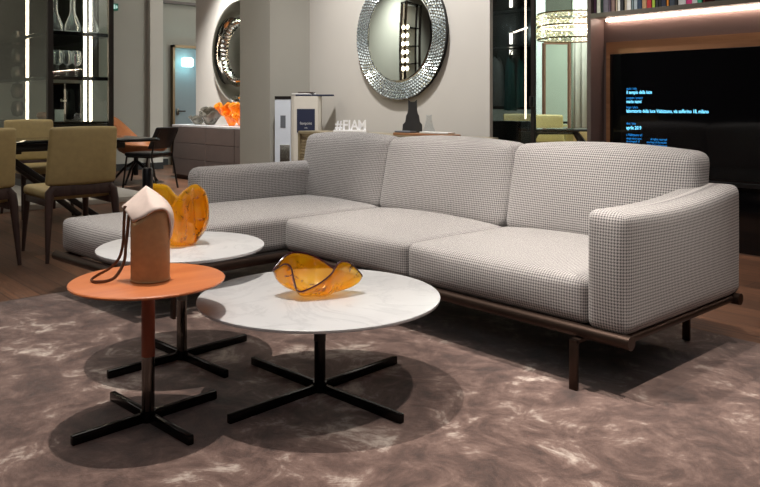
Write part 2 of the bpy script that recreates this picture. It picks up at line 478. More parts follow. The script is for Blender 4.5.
def solidify(o, t, off=0.0):
    m = o.modifiers.new('thickness', 'SOLIDIFY'); m.thickness = t; m.offset = off; return o
def subsurf(o, n=1):
    m = o.modifiers.new('smooth', 'SUBSURF'); m.levels = n; m.render_levels = n; return o

def text_mesh(name, body, size, mat, parent, loc, rot, extrude=0.0, bold=0.0, sx=1.0, align='LEFT', shear=0.0):
    cu = bpy.data.curves.new(name, 'FONT'); cu.body = body; cu.size = size; cu.extrude = extrude; cu.offset = bold
    cu.align_x = align; cu.shear = shear; cu.resolution_u = 3
    t = bpy.data.objects.new(name, cu); COL.objects.link(t)
    dg = bpy.context.evaluated_depsgraph_get(); dg.update()
    me = bpy.data.meshes.new_from_object(t.evaluated_get(dg))
    bpy.data.objects.remove(t)
    me.materials.clear(); me.materials.append(M[mat])
    mtx = Matrix.Translation(Vector(loc) - org(parent)) @ rot.to_4x4() @ Matrix.Diagonal((sx, 1, 1, 1))
    me.transform(mtx)
    o = bpy.data.objects.new(name, me); COL.objects.link(o)
    if parent: o.parent = parent
    return o

def catmull(pts, n=6, closed=False):
    P = [Vector(p) for p in pts]; out = []; m = len(P)
    for i in range(m if closed else m - 1):
        if closed: a, b, c, d = P[i - 1], P[i], P[(i + 1) % m], P[(i + 2) % m]
        else: a, b, c, d = P[max(i - 1, 0)], P[i], P[i + 1], P[min(i + 2, m - 1)]
        for k in range(n):
            t = k / n
            out.append(0.5 * ((2 * b) + (c - a) * t + (2 * a - 5 * b + 4 * c - d) * t * t + (3 * b - a - 3 * c + d) * t ** 3))
    if not closed: out.append(P[-1])
    return out

FZ = -0.012          # level of the bare floor; the rug's pile comes up to 0
XF = Matrix.Rotation(PI / 2, 3, 'X')      # lays text upright, facing -Y

# ================================================================== THE SETTING
struct('floor', MB().bb(-15, 4, -5, 14, FZ - 0.2, FZ), 'floor')
struct('ceiling', MB().bb(-15, 4, -5, 14, 4.6, 4.7), 'ceiling')
struct('wall_mirror', MB().bb(-6.87, -4.25, 5.1, 5.14, FZ, 4.6), 'wall')
struct('wall_column', MB().bb(-7.482, -6.87, 4.566, 5.85, FZ, 4.6), 'wall_grey')
struct('wall_sideboard', MB().bb(-10.54, -7.482, 5.65, 5.85, FZ, 4.6), 'wall')
struct('wall_left', MB().bb(-12.2, -12, -5, 5.54, FZ, 4.6), 'wall_grey')
struct('wall_pilaster', MB().bb(-12.3, -11.9, 5.54, 5.767, FZ, 4.6), 'wall')
struct('wall_corridor', MB().bb(-13.2, -12.6, 5.767, 14, FZ, 4.6), 'wall_grey')
struct('baseboard_left', MB().bb(-12, -11.985, -5, 5.54, FZ, 0.1), 'baseboard')
struct('baseboard_corridor', MB().bb(-12.6, -12.585, 5.77, 6.2, FZ, 0.1).bb(-11.9, -11.885, 5.54, 5.767, FZ, 0.1), 'baseboard')
struct('trim_1', MB().bb(-12.6, -12.54, 5.86, 9.0, 2.88, 2.93), 'taupe')
struct('wall_front', MB().bb(-15, 4, -5.2, -5, FZ, 4.6), 'wall_dark')
struct('wall_right', MB().bb(3.8, 4, -5, 5.95, FZ, 4.6), 'wall_dark')
struct('wall_media', MB().bb(-3.53, 4, 5.95, 6.05, FZ, 4.6), 'wall_dark')
struct('wall_back_room', MB().bb(-12.6, -1.0, 13.0, 13.2, FZ, 4.6), 'wall_green')
struct('wall_back_room_right', MB().bb(-3.6, -3.5, 6.05, 13.0, FZ, 4.6), 'wall_green')

# door in the corridor with a brass-toned frame
d1 = struct('door_1', MB().bb(-12.6, -12.55, 6.29, 7.4, FZ, 2.09), 'door')
build('door_frame', MB().bb(-12.6, -12.5, 6.25, 6.29, FZ, 2.14).bb(-12.6, -12.5, 7.4, 7.44, FZ, 2.14).bb(-12.6, -12.5, 6.25, 7.44, 2.09, 2.14), 'brass', d1, False)
build('door_handle', MB().box((-12.53, 6.36, 0.94), (0.02, 0.04, 0.12), 0.004).tube([(-12.52, 6.36, 0.95), (-12.48, 6.36, 0.95), (-12.48, 6.48, 0.95)], 0.012, 8), 'chrome', d1)

# ================================================================== RUG
rg = build('rug', MB().bb(-4.45, 1.2, -0.6, 3.55, FZ, 0.0, 0.004), 'rug', loc=(-1.6, 1.5, FZ))
tag(rg, 'large mottled brown velvet rug under the sofa and low tables', 'rug')

# ================================================================== SOFA
so = thing('sofa', 'grey houndstooth corner sofa with chaise on the left and bronze tube base', 'sofa', (-2.95, 2.9, 0))
ZR = 0.212
fr = MB()
R_ = 0.026
fr.cyl((-3.56, 2.5, ZR), (-1.422, 2.5, ZR), R_)
build('front_rail', fr, 'bronze', so)
build('back_rail', MB().cyl((-4.5, 3.43, ZR), (-1.422, 3.43, ZR), R_), 'bronze', so)
build('side_rail', MB().cyl((-1.46, 2.5, ZR), (-1.46, 3.43, ZR), 0.017), 'bronze', so)
build('chaise_inner_rail', MB().cyl((-3.56, 1.60, ZR), (-3.56, 2.52, ZR), R_), 'bronze', so)
build('chaise_front_rail', MB().cyl((-4.47, 1.51, ZR), (-3.53, 1.605, ZR), R_), 'bronze', so)
build('chaise_outer_rail', MB().cyl((-4.41, 1.52, ZR), (-4.41, 3.43, ZR), 0.020), 'bronze', so)
build('platform', MB().bb(-3.6, -1.47, 2.54, 3.42, 0.195, 0.232, 0.004).bb(-4.4, -3.6, 1.66, 3.42, 0.19, 0.232, 0.004), 'dark_metal', so, False)
def sofa_leg(x, y, dy):
    m = MB()
    m.box((x, y, 0.095), (0.034, 0.016, 0.19), 0.002)
    m.box((x, y + dy / 2, 0.183), (0.034, abs(dy) + 0.016, 0.014), 0.002)
    return m
for x, y, dy in ((-1.632, 2.45, 0.14), (-1.632, 3.35, -0.1), (-3.30, 2.45, 0.14), (-3.30, 3.37, -0.1), (-3.52, 1.76, 0.1), (-4.30, 1.72, 0.1), (-4.30, 3.37, -0.1)):
    build('leg', sofa_leg(x, y, dy), 'bronze', so)

def seam_tube(mb, edge):
    # a welt along one edge of a cushion; edge gives points on the unit box
    return MB().tube([mb.fn(p) for p in edge], 0.0035, 6)
def line_u(n, f): return [f(-0.93 + 1.86 * k / n) for k in range(n + 1)]

def seat(name, x0, x1, y0, y1, z0, z1, crown, dfm=None):
    c = MB().cushion((x0, y0, z0), (x1, y1, z1), 0.036, crown, dfm)
    fn = c.fn
    o = build(name, c, 'fabric', so)
    w_ = MB(); e = 0.93
    build('seam', w_.tube([fn((u, -0.97, 0.90)) for u in [-0.96 + 1.92 * k / 24 for k in range(25)]], 0.0028, 6), 'seam', o)
    return o
def soft_front(y0):
    def f(q):
        return q
    return f
seat('seat_cushion', -2.605, -1.612, 2.505, 3.42, 0.232, 0.415, (0.0, 0.02, 0.035))
seat('seat_cushion', -3.625, -2.61, 2.505, 3.42, 0.232, 0.415, (0.0, 0.02, 0.035))
def chaise_dfm(q):
    t = max(0, min(1, (3.3 - q.y) / 1.8))
    q.y += 0.09 * (q.x + 4.45) * t
    return q
seat('chaise_cushion', -4.46, -3.63, 1.535, 3.42, 0.232, 0.425, (0.0, 0.03, 0.035), chaise_dfm)

def back_dfm(q):
    t = (q.z - 0.40) / 0.47
    q.y += 0.10 * t
    return q
def back(x0, x1, lean=0.0):
    def f(q):
        q = back_dfm(q)
        t = (q.z - 0.40) / 0.47
        q.x += lean * t * (1 - (q.x - x0) / (x1 - x0))
        return q
    c = MB().cushion((x0, 3.215, 0.40), (x1, 3.40, 0.858), 0.05, (0.012, 0.035, 0.028), f)
    fn = c.fn
    o = build('back_cushion', c, 'fabric', so)
    pts = [(-0.95, -0.9, v) for v in (-0.9, -0.5, 0, 0.5, 0.88)] + [(u, -0.9, 0.93) for u in [-0.9 + 0.1 * k for k in range(19)]] + [(0.95, -0.9, v) for v in (0.88, 0.5, 0, -0.5, -0.9)]
    build('seam', MB().tube([fn(p) for p in pts], 0.0025, 6), 'seam', o)
back(-2.595, -1.572)
back(-3.62, -2.605)
back(-4.49, -3.625, -0.03)

def arm_dfm(q):
    t = (q.y - 2.52) / 0.93
    if q.z > 0.4: q.z += 0.035 * t * (q.z - 0.4) / 0.27 - 0.02 * math.sin(PI * max(0, min(1, t))) * (q.z - 0.4) / 0.27
    q.x -= 0.05 * t * (1 if q.x < -1.52 else 0) * max(0, (q.z - 0.3) / 0.4)
    return q
c = MB().cushion((-1.612, 2.495, 0.226), (-1.44, 3.48, 0.682), 0.036, (0.012, 0.012, 0.0), arm_dfm)
fn = c.fn
ar = build('armrest', c, 'fabric', so)
build('seam', MB().tube([fn(p) for p in [(0.9, -0.98, v) for v in (-0.9, -0.4, 0.2, 0.7, 0.9)] + [(0.93, u, 0.93) for u in (-0.95, -0.6, -0.2, 0.2, 0.6, 0.9)]], 0.0025, 6), 'seam', ar)
c = MB().cushion((-4.54, 2.36, 0.38), (-4.385, 3.42, 0.668), 0.06, (0.012, 0.012, 0.0))
build('armrest', c, 'fabric', so)

# ================================================================== LOW TABLES
def low_table(name, label, loc, dia, h, thick, topmat, sleeve, reach, arm_w, lower=0.5, under=None):
    t = thing(name, label, 'coffee table', (loc[0], loc[1], 0))
    x, y = loc; r = dia / 2
    prof = [(0, h), (r - 0.006, h), (r - 0.001, h - 0.003), (r, h - thick * 0.4), (r - 0.002, h - thick + 0.002), (r - 0.01, h - thick), (0, h - thick)]
    build('tabletop', MB().lathe(prof, (x, y, 0), 96), topmat, t)
    zs = 0.032 + (h - thick - 0.032) * lower
    build('column_sleeve', MB().cyl((x, y, zs), (x, y, h - thick), 0.0225, 28), sleeve, t)
    build('column', MB().cyl((x, y, 0.03), (x, y, zs), 0.0215, 28), 'black_chrome' if under is None else under, t)
    build('hub', MB().cyl((x, y, 0.0), (x, y, 0.036), 0.026, 28), 'black_chrome', t)
    for k in range(4):
        a = math.radians(4) + k * PI / 2
        L = reach[k]
        p = (x + 0.01 * math.cos(a), y + 0.01 * math.sin(a), 0.016); q = (x + L * math.cos(a), y + L * math.sin(a), 0.016)
        build('foot_bar', MB().bar(p, q, arm_w, 0.032, 0.004), 'black_chrome', t)
    return t
low_table('coffee_table', 'wide low round white marble coffee table carrying the folded amber bowl', (-2.264, 1.728), 0.906, 0.364, 0.015, 'marble', 'black_leather_sleeve', (0.42, 0.42, 0.42, 0.41), 0.022, 0.5)
low_table('coffee_table', 'small orange topped round side table with leather vase on it', (-2.443, 1.130), 0.514, 0.484, 0.012, 'orange_wood', 'saddle', (0.27, 0.27, 0.26, 0.265), 0.022, 0.43, 'chrome')
low_table('coffee_table', 'tall round white marble side table in front of the chaise', (-2.944, 1.512), 0.692, 0.482, 0.015, 'marble', 'grey_leather', (0.33, 0.33, 0.33, 0.33), 0.022, 0.5, 'chrome')

# ================================================================== GLASS PIECES
def folded_glass(name, label, loc, base_r, base_c, rim, mat, rimmat, bulge=0.35, wall=0.006, wob=0.004, seed=1, cat='bowl'):
    t = thing(name, label, cat, loc)
    rnd = random.Random(seed)
    n = len(rim); R = catmull(rim, 5, True); m = len(R)
    bc = Vector((base_c[0], base_c[1], 0.006))
    # angle of each rim point about the base, so walls do not twist
    rows = []
    L = 12
    ang = [math.atan2(p.y - bc.y, p.x - bc.x) for p in R]
    rows.append([bc + Vector((0, 0, 0)) + Vector((math.cos(a) * base_r * 0.02, math.sin(a) * base_r * 0.02, 0)) for a in ang])
    rows.append([bc + Vector((math.cos(a) * base_r * 0.6, math.sin(a) * base_r * 0.6, 0)) for a in ang])
    ph = [rnd.random() * 6 for _ in range(4)]
    for j in range(L + 1):
        s_ = j / L; row = []
        for a, p in zip(ang, R):
            b = bc + Vector((math.cos(a) * base_r, math.sin(a) * base_r, 0))
            q = b.lerp(p, s_)
            out = Vector((p.x - bc.x, p.y - bc.y, 0))
            g = math.sin(PI * s_)
            q += out * bulge * g * 0.5; q.z -= bulge * g * (p.z) * 0.35
            q.z = max(q.z, 0.004)
            q += Vector((math.cos(a), math.sin(a), 0)) * wob * g * math.sin(9 * a + ph[0] + 3 * s_)
            row.append(q)
        rows.append(row)
    mb = MB(); mb.grid([[v + Vector(loc) for v in r] for r in rows], True)
    o = build('glass_body', mb, mat, t, angle=180)
    solidify(o, wall, 0.0)
    if rimmat:
        build('glass_rim', MB().tube([v + Vector(loc) for v in R], 0.0032, 6, True), rimmat, t)
    return t
rim1 = [(-0.11, -0.122, 0.093), (-0.13, -0.054, 0.134), (-0.132, 0.003, 0.141), (-0.101, 0.053, 0.127), (-0.059, 0.084, 0.102), (-0.02, 0.097, 0.083), (0.029, 0.137, 0.066), (0.082, 0.152, 0.062), (0.082, 0.107, 0.11), (0.078, 0.072, 0.129), (0.076, 0.04, 0.126), (0.074, 0.008, 0.09), (0.054, -0.045, 0.054), (0.024, -0.1, 0.036), (0.0, -0.104, 0.072), (-0.016, -0.107, 0.118), (-0.041, -0.12, 0.127)]
folded_glass('glass_bowl', 'folded amber glass bowl on the wide white marble table', (-2.256, 1.708, 0.364), 0.045, (0.0, 0.01), rim1, 'amber', 'amber_rim', 0.3, 0.004, 0.003, 3)
rim2 = [(0.083, 0.077, 0.171), (0.045, 0.08, 0.226), (0.04, 0.044, 0.258), (0.06, -0.008, 0.247), (0.063, -0.05, 0.217), (0.05, -0.079, 0.177), (-0.003, -0.093, 0.198), (-0.066, -0.103, 0.235), (-0.138, -0.079, 0.253), (-0.156, -0.024, 0.248), (-0.151, 0.011, 0.237), (-0.112, 0.025, 0.204), (-0.089, 0.051, 0.191), (-0.059, 0.083, 0.222), (-0.024, 0.108, 0.231), (0.035, 0.099, 0.198)]
folded_glass('glass_vase', 'tall folded amber glass vase behind the leather vase', (-2.943, 1.512, 0.482), 0.06, (-0.01, 0.0), rim2, 'amber', None, 0.25, 0.005, 0.010, 5, 'vase')

# slim black bottle behind the leather vase, on the same marble table
bt = thing('bottle', 'slim black bottle standing beside the tall amber vase', 'bottle', (-2.972, 1.372, 0.482))
bx, by = -2.972, 1.372
build('bottle_body', MB().lathe([(0, 0.482), (0.024, 0.482), (0.025, 0.49), (0.025, 0.70), (0.021, 0.715), (0.0, 0.715)], (bx, by, 0), 28), 'black_gloss', bt)
build('cap', MB().lathe([(0, 0.715), (0.0215, 0.715), (0.0215, 0.808), (0.018, 0.815), (0, 0.815)], (bx, by, 0), 28), 'black', bt)
build('bottle_label', MB().box((bx + 0.0192, by - 0.017, 0.66), (0.002, 0.012, 0.05), rz=-0.72), 'paper', bt)

# leather vase
LV = Vector((-2.426, 1.13, 0.484))
lv = thing('leather_vase', 'tan leather vase with folded pale lip and strap loop on orange table', 'vase', LV)
LT = [(-180, 0.25), (-143, 0.238), (-110, 0.214), (-86, 0.196), (-60, 0.206), (-37, 0.222), (-20, 0.236), (-6, 0.243), (11, 0.243), (30, 0.24), (60, 0.24), (120, 0.25), (180, 0.25)]
def lip_z(d):
    for (a, p), (b, q) in zip(LT, LT[1:]):
        if a <= d <= b: return p + (q - p) * (d - a) / (b - a)
rows = []
for j in range(15):
    s_ = j / 14; row = []
    for k in range(48):
        a = 2 * PI * k / 48
        dg_ = math.degrees(a); dg_ = dg_ - 360 if dg_ > 180 else dg_
        fl = 1.0 + 0.01 * s_
        row.append(LV + Vector((0.064 * math.cos(a) * fl, 0.064 * math.sin(a) * fl, 0.001 + lip_z(dg_) * s_)))
    rows.append(row)
mb = MB(); vr = mb.grid(rows, True); mb.bm.faces.new(list(reversed(vr[0])))
solidify(build('body', mb, 'vase_leather', lv, angle=60), 0.004, -1)
build('base_welt', MB().tube([LV + Vector((0.065 * math.cos(2 * PI * k / 40), 0.065 * math.sin(2 * PI * k / 40), 0.004)) for k in range(40)], 0.002, 6, True), 'vase_leather', lv)
r0 = [(-0.084, -0.064, 0.244), (-0.08, -0.037, 0.266), (-0.076, -0.01, 0.288), (-0.067, 0.015, 0.311), (-0.034, 0.044, 0.284), (-0.002, 0.065, 0.254), (0.024, 0.071, 0.218), (0.033, 0.066, 0.172), (0.036, 0.055, 0.136)]
r1 = [(0.004, -0.063, 0.202), (0.032, -0.055, 0.213), (0.053, -0.04, 0.226), (0.066, -0.025, 0.239), (0.074, -0.008, 0.246), (0.073, 0.014, 0.244), (0.063, 0.033, 0.226), (0.054, 0.045, 0.187), (0.045, 0.049, 0.138)]
def with_corner(r, k):
    a = catmull(r[:k + 1], 4); return a + catmull(r[k:], 4)[1:]
A = with_corner(r0, 3); B = catmull(r1, 4)
rows = []
for j in range(9):
    t = j / 8
    rows.append([LV + a.lerp(b, t) + Vector((0.006, -0.003, 0.004)) * math.sin(PI * t) for a, b in zip(A, B)])
mb = MB(); mb.grid(rows)
solidify(build('lip', mb, 'vase_lining', lv, angle=180), 0.004, 0)
st = [(-0.057, -0.064, 0.25), (-0.06, -0.067, 0.185), (-0.062, -0.069, 0.124), (-0.071, -0.079, 0.073), (-0.082, -0.106, 0.041), (-0.109, -0.136, 0.018), (-0.105, -0.162, 0.005), (-0.063, -0.161, 0.006), (-0.039, -0.134, 0.009), (-0.029, -0.107, 0.023), (-0.031, -0.079, 0.066), (-0.036, -0.07, 0.121), (-0.031, -0.065, 0.188), (-0.029, -0.063, 0.222)]
build('strap', MB().tube([LV + v for v in catmull(st, 5)], 0.0055, 8, flat=0.4), 'strap', lv)

# ================================================================== DINING AREA
def make_khaki():
    r = local('dining_chair', 'khaki', 'chair', 'khaki leather dining chairs')
    def bd(q):
        t = (q.z - 0.52) / 0.41
        q.y -= 0.06 * t + 0.03 * (1 - (q.x / 0.25) ** 2) - 0.02
        q.x *= 1.0 - 0.05 * t
        return q
    c = MB().cushion((-0.248, -0.275, 0.525), (0.248, -0.225, 0.93), 0.024, (0, 0.008, 0.006), bd, 8)
    build('backrest', c, 'khaki', r)
    build('seat', MB().cushion((-0.238, -0.215, 0.42), (0.238, 0.30, 0.495), 0.032, (0, 0, 0.012), None, 8), 'khaki', r)
    f = MB().box((0, -0.25, 0.485), (0.44, 0.05, 0.075), 0.012).box((0, 0.26, 0.40), (0.42, 0.035, 0.05), 0.008)
    f.box((-0.215, 0.0, 0.40), (0.035, 0.5, 0.05), 0.008).box((0.215, 0.0, 0.40), (0.035, 0.5, 0.05), 0.008)
    build('seat_frame', f, 'dark_wood', r)
    for sx in (-1, 1):
        build('leg', MB().tube([(sx * 0.255, -0.30, 0), (sx * 0.232, -0.262, 0.40), (sx * 0.222, -0.25, 0.47), (sx * 0.19, -0.25, 0.51)], [0.013, 0.028, 0.034, 0.03], 12), 'dark_wood', r)
        build('leg', MB().tube([(sx * 0.232, 0.30, 0), (sx * 0.215, 0.26, 0.425)], [0.012, 0.026], 12), 'dark_wood', r)
    return r
kc = make_khaki()
put(kc, (-5.655, 2.005, FZ), PI / 2, 'khaki leather dining chair just behind the chaise, seen from behind')
c2 = put(copy_tree(kc), (-5.72, 1.32, FZ), PI / 2 + 0.08, 'khaki leather dining chair cut off by the left frame edge, near side of table')
c3 = put(copy_tree(kc), (-7.82, 2.47, FZ), -PI / 2, 'khaki leather dining chair on the far side of the black dining table')

dt = thing('dining_table', 'black glass dining table behind the khaki chairs with slanted metal legs', 'table', (-7.12, 1.9, FZ))
build('tabletop', MB().box((-7.12, 1.75, 0.745), (0.92, 2.9, 0.03), 0.008), 'black_gloss', dt)
build('apron', MB().box((-7.12, 1.7, 0.70), (0.74, 2.4, 0.05), 0.004), 'black', dt)
for sx in (-1, 1):
    for y0, y1 in ((1.9, 2.75), (1.6, 0.7)):
        build('leg', MB().bar((-7.12 + sx * 0.05, y0, 0.68), (-7.12 + sx * 0.36, y1, FZ), 0.04, 0.05, 0.006), 'dark_metal', dt)
build('cross_bar', MB().bar((-7.12, 1.4, 0.66), (-7.12, 2.1, 0.66), 0.06, 0.05, 0.004), 'dark_metal', dt)

# rust swivel shell chair
rc = thing('swivel_chair', 'rust leather swivel shell chair on a black star base', 'chair', (-9.98, 4.44, FZ))
RV = Vector((math.cos(YAW), math.sin(YAW), 0)); FV = Vector((-math.sin(YAW), math.cos(YAW), 0))
O = Vector((-9.98, 4.44, 0))
rimc = []
for k in range(28):
    a = 2 * PI * k / 28          # 0 = towards the right of the picture, where the seat opens
    hgt = 0.47 + 0.43 * max(0, -math.cos(a)) ** 1.3 + 0.07 * abs(math.sin(a))
    rad = 0.38 + 0.03 * math.cos(a)
    rimc.append((RV * math.cos(a) + FV * math.sin(a)) * rad + Vector((0, 0, hgt)))
rows = []
for j in range(10):
    s_ = j / 9; row = []
    for p in rimc:
        q = Vector((p.x * (0.05 + 0.95 * s_ ** 0.55), p.y * (0.05 + 0.95 * s_ ** 0.55), 0.40 + (p.z - 0.40) * s_ ** 2.2))
        row.append(O + q)
    rows.append(row)
mb = MB(); mb.grid(rows, True)
solidify(build('shell', mb, 'rust_leather', rc, angle=180), 0.03, 0)
build('seat_pad', MB().lathe([(0, 0.43), (0.22, 0.43), (0.25, 0.46), (0.22, 0.49), (0, 0.5)], (O.x, O.y, 0), 28), 'rust_leather', rc)
build('column', MB().cyl((O.x, O.y, 0.1), (O.x, O.y, 0.40), 0.03, 16), 'black', rc)
for k in range(5):
    a = 0.4 + 2 * PI * k / 5
    build('foot_bar', MB().tube([(O.x, O.y, 0.30), (O.x + 0.16 * math.cos(a), O.y + 0.16 * math.sin(a), 0.2), (O.x + 0.33 * math.cos(a), O.y + 0.33 * math.sin(a), FZ + 0.014)], [0.02, 0.018, 0.013], 8), 'black', rc)

# black leather chair with a tube frame
bc = local('leather_chair', 'black leather chair with thin tube legs beside the taupe sideboard', 'chair')
def lb(q):
    q.y -= 0.16 * (q.z - 0.5) / 0.3 - 0.06 * (q.x / 0.2) ** 2
    return q
build('backrest', MB().cushion((-0.20, -0.22, 0.52), (0.20, -0.18, 0.80), 0.02, (0, 0.012, 0), lb, 8), 'black_leather', bc)
build('seat', MB().cushion((-0.21, -0.2, 0.42), (0.21, 0.24, 0.47), 0.022, (0, 0, 0.01), None, 8), 'black_leather', bc)
for sx in (-1, 1):
    build('leg', MB().tube([(sx * 0.19, -0.30, 0), (sx * 0.19, -0.205, 0.42), (sx * 0.175, -0.235, 0.62), (sx * 0.165, -0.315, 0.76)], 0.012, 8), 'dark_metal', bc)
    build('leg', MB().tube([(sx * 0.19, 0.28, 0), (sx * 0.19, 0.21, 0.42)], 0.012, 8), 'dark_metal', bc)
build('seat_frame', MB().tube([(-0.19, -0.205, 0.415), (0.19, -0.205, 0.415), (0.19, 0.21, 0.415), (-0.19, 0.21, 0.415)], 0.011, 8, True), 'dark_metal', bc)
put(bc, (-9.27, 4.31, FZ), math.radians(112))

# ================================================================== GLASS DISPLAY CABINET
PX0, PX1, PY0, PY1 = -11.6, -8.15, 0.6, 3.85
pl = build('display_platform', MB().bb(PX0, PX1, PY0, PY1, FZ, 0.045, 0.004), 'pale_stone', loc=(-9.9, 2.2, FZ))
tag(pl, 'low pale stone platform carrying the glass display cabinet', 'platform')
CX, CY0, CY1, ZP = -9.0, 2.97, 3.68, 0.045
cb = thing('display_cabinet', 'tall bronze framed glass display cabinet with lit strips holding glassware', 'cabinet', (-9.4, 3.3, ZP))
CXL = -11.2
for x, y in ((CX, CY0), (CX, CY1), (CXL, CY0), (CXL, CY1)):
    build('post', MB().bb(x - 0.03, x + 0.03, y - 0.03, y + 0.03, ZP, 3.2, 0.003), 'dark_metal', cb, False)
def cab_ring(z0, z1, name, mat):
    build(name, MB().bb(CXL, CX, CY0, CY1, z0, z1, 0.003), mat, cb, False)
cab_ring(ZP, 0.84, 'base_box', 'black')
cab_ring(0.845, 0.87, 'shelf', 'black_gloss')
cab_ring(1.362, 1.405, 'shelf', 'black_gloss')
cab_ring(1.888, 1.93, 'shelf', 'black_gloss')
cab_ring(3.15, 3.2, 'cabinet_top', 'black')
build('glass_side', MB().bb(CX - 0.002, CX + 0.002, CY0 + 0.03, CY1 - 0.03, 0.42, 3.15), 'pane', cb, False)
build('glass_front', MB().bb(CXL + 0.03, CX - 0.03, CY0 - 0.006, CY0 - 0.002, 0.42, 3.15), 'pane', cb, False)
for x, y in ((-9.91, CY0 + 0.03), (CX - 0.03, CY0 + 0.415), (-9.3, 3.555)):  # last strip stands in for a reflection of the middle one
    m = MB()
    for z0, z1 in ((0.875, 1.358), (1.41, 1.884), (1.935, 3.14)): m.bb(x - 0.013, x + 0.013, y - 0.013, y + 0.013, z0, z1)
    build('glow_strip', m, 'led', cb, False)

build('rear_panel', MB().bb(CXL, CXL + 0.02, CY0 + 0.03, CY1 - 0.03, 1.41, 3.15).bb(CXL + 0.02, -9.36, CY1 - 0.02, CY1, 1.41, 3.15), 'smoked_panel', cb, False)
dec = local('decanter', 'x', 'decanter', 'decanters on the top shelf')
build('decanter_body', MB().lathe([(0, 0.002), (0.055, 0.002), (0.088, 0.02), (0.096, 0.05), (0.088, 0.09), (0.06, 0.16), (0.036, 0.22), (0.029, 0.27), (0.029, 0.52), (0.036, 0.54), (0.032, 0.54), (0.025, 0.52), (0.025, 0.27), (0.03, 0.22), (0.054, 0.16), (0.082, 0.09), (0.09, 0.05), (0.08, 0.022), (0, 0.010)], seg=28), 'clear', dec)
for k, (y, lb_) in enumerate(((3.08, 'flared clear decanter leftmost on the top cabinet shelf'), (3.285, 'clear decanter in the middle of the top cabinet shelf'), (3.50, 'clear decanter rightmost on the top cabinet shelf near the light strip'))):
    d_ = dec if k == 0 else copy_tree(dec)
    put(d_, (-9.16, y, 1.93), 0, lb_)
wg = local('wine_glass', 'clear stemmed wine glass in the row on the middle cabinet shelf', 'wine glass', 'wine glasses on the middle cabinet shelf')
build('bowl', MB().lathe([(0, 0.135), (0.02, 0.14), (0.042, 0.165), (0.050, 0.20), (0.046, 0.245), (0.036, 0.31), (0.034, 0.31), (0.044, 0.245), (0.047, 0.20), (0.039, 0.167), (0.018, 0.143), (0, 0.139)], seg=24), 'clear', wg)
build('stem', MB().lathe([(0, 0.0), (0.042, 0.0), (0.042, 0.003), (0.012, 0.008), (0.005, 0.02), (0.005, 0.13), (0.012, 0.137), (0, 0.137)], seg=20), 'clear', wg)
for k in range(6):
    g_ = wg if k == 0 else copy_tree(wg)
    put(g_, (-9.13 - 0.10 * (k % 2), 3.09 + 0.055 * k, 1.405))
# small things on the bottom shelf
o = build('display_screen', MB().bb(-9.42, -9.38, 3.11, 3.47, 0.872, 1.335, 0.004), 'black_gloss', loc=(-9.4, 3.2, 0.87)); tag(o, 'black display board behind glass on the bottom cabinet shelf', 'board')
text_mesh('sign_text', 'fiam', 0.045, 'paper', o, (-9.378, 3.22, 1.11), Matrix.Rotation(PI / 2, 3, 'Z') @ XF)
o = build('price_card', MB().box((-9.04, 3.09, 0.945), (0.02, 0.10, 0.14), 0.002), 'white', loc=(-9.04, 3.09, 0.87)); tag(o, 'small white card standing on the bottom cabinet shelf', 'card')
sh = thing('glass_shell', 'small orange glass shell on the bottom cabinet shelf', 'ornament', (-9.5, 3.07, 0.87))
build('shell_body', MB().lathe([(0, 0.87), (0.05, 0.875), (0.09, 0.93), (0.075, 0.975), (0.03, 0.985), (0, 0.97)], (-9.5, 3.07, 0), 20), 'rust_leather', sh)
dk = thing('disc_sculpture', 'column of dark glass discs inside the cabinet beside the light strip', 'sculpture', (-10.72, 3.12, 0.872))
for k in range(5):
    z = 1.02 + 0.235 * k
    build('disc', MB().lathe([(0, z - 0.11), (0.06, z - 0.09), (0.085, z), (0.06, z + 0.09), (0, z + 0.11)], (-10.72, 3.12, 0), 20), 'chrome', dk)

# ================================================================== EXIT SIGN, DOOR LAMP
ex = thing('exit_sign', 'small green exit sign at the top beside the glass cabinet', 'sign', (-11.97, 5.0, 2.55))
build('sign_panel', MB().bb(-12.0, -11.96, 4.92, 5.02, 2.60, 2.71, 0.003), 'green_sign', ex, False)
build('sign_mark', MB().bb(-11.959, -11.955, 4.935, 4.97, 2.62, 2.69).bb(-11.959, -11.955, 4.975, 5.01, 2.645, 2.66).bb(-11.959, -11.955, 4.985, 5.0, 2.63, 2.68), 'sign_white', ex, False)
wl = thing('wall_lamp', 'glowing cyan wall lamp in front of the pale corridor door', 'lamp', (-12.50, 6.55, 1.68))
build('lamp_glass', MB().box((-12.42, 6.49, 1.83), (0.1, 0.2, 0.16), 0.03), 'cyan', wl)
build('bracket', MB().box((-12.50, 6.49, 1.83), (0.1, 0.08, 0.08), 0.01), 'chrome', wl)
point('wall_lamp_light', (-12.28, 6.49, 1.80), 2.5, (0.5, 0.95, 1.0), 0.05)

# ================================================================== SIDEBOARD
SX0, SX1, SYF, SYB = -10.354, -8.2, 5.16, 5.645
sb = thing('sideboard', 'taupe sideboard with marble top and drawers under the bulging round mirror', 'sideboard', (-9.4, 5.4, FZ))
build('carcass', MB().bb(SX0 + 0.005, SX1 - 0.005, SYF + 0.02, SYB, 0.05, 0.745, 0.002), 'taupe_dark', sb, False)
build('top', MB().bb(SX0, SX1, SYF, SYB, 0.75, 0.78, 0.003), 'marble', sb, False)
build('plinth', MB().bb(SX0 + 0.03, SX1 - 0.03, SYF + 0.05, SYB, FZ, 0.05), 'dark_wood', sb, False)
xs = [SX0 + 0.01, -9.345, -8.60, SX1 - 0.01]
for a, b in zip(xs, xs[1:]):
    for z0, z1 in ((0.055, 0.285), (0.292, 0.515), (0.522, 0.745)):
        build('drawer', MB().bb(a + 0.006, b - 0.006, SYF, SYF + 0.02, z0, z1, 0.003), 'taupe', sb, False)

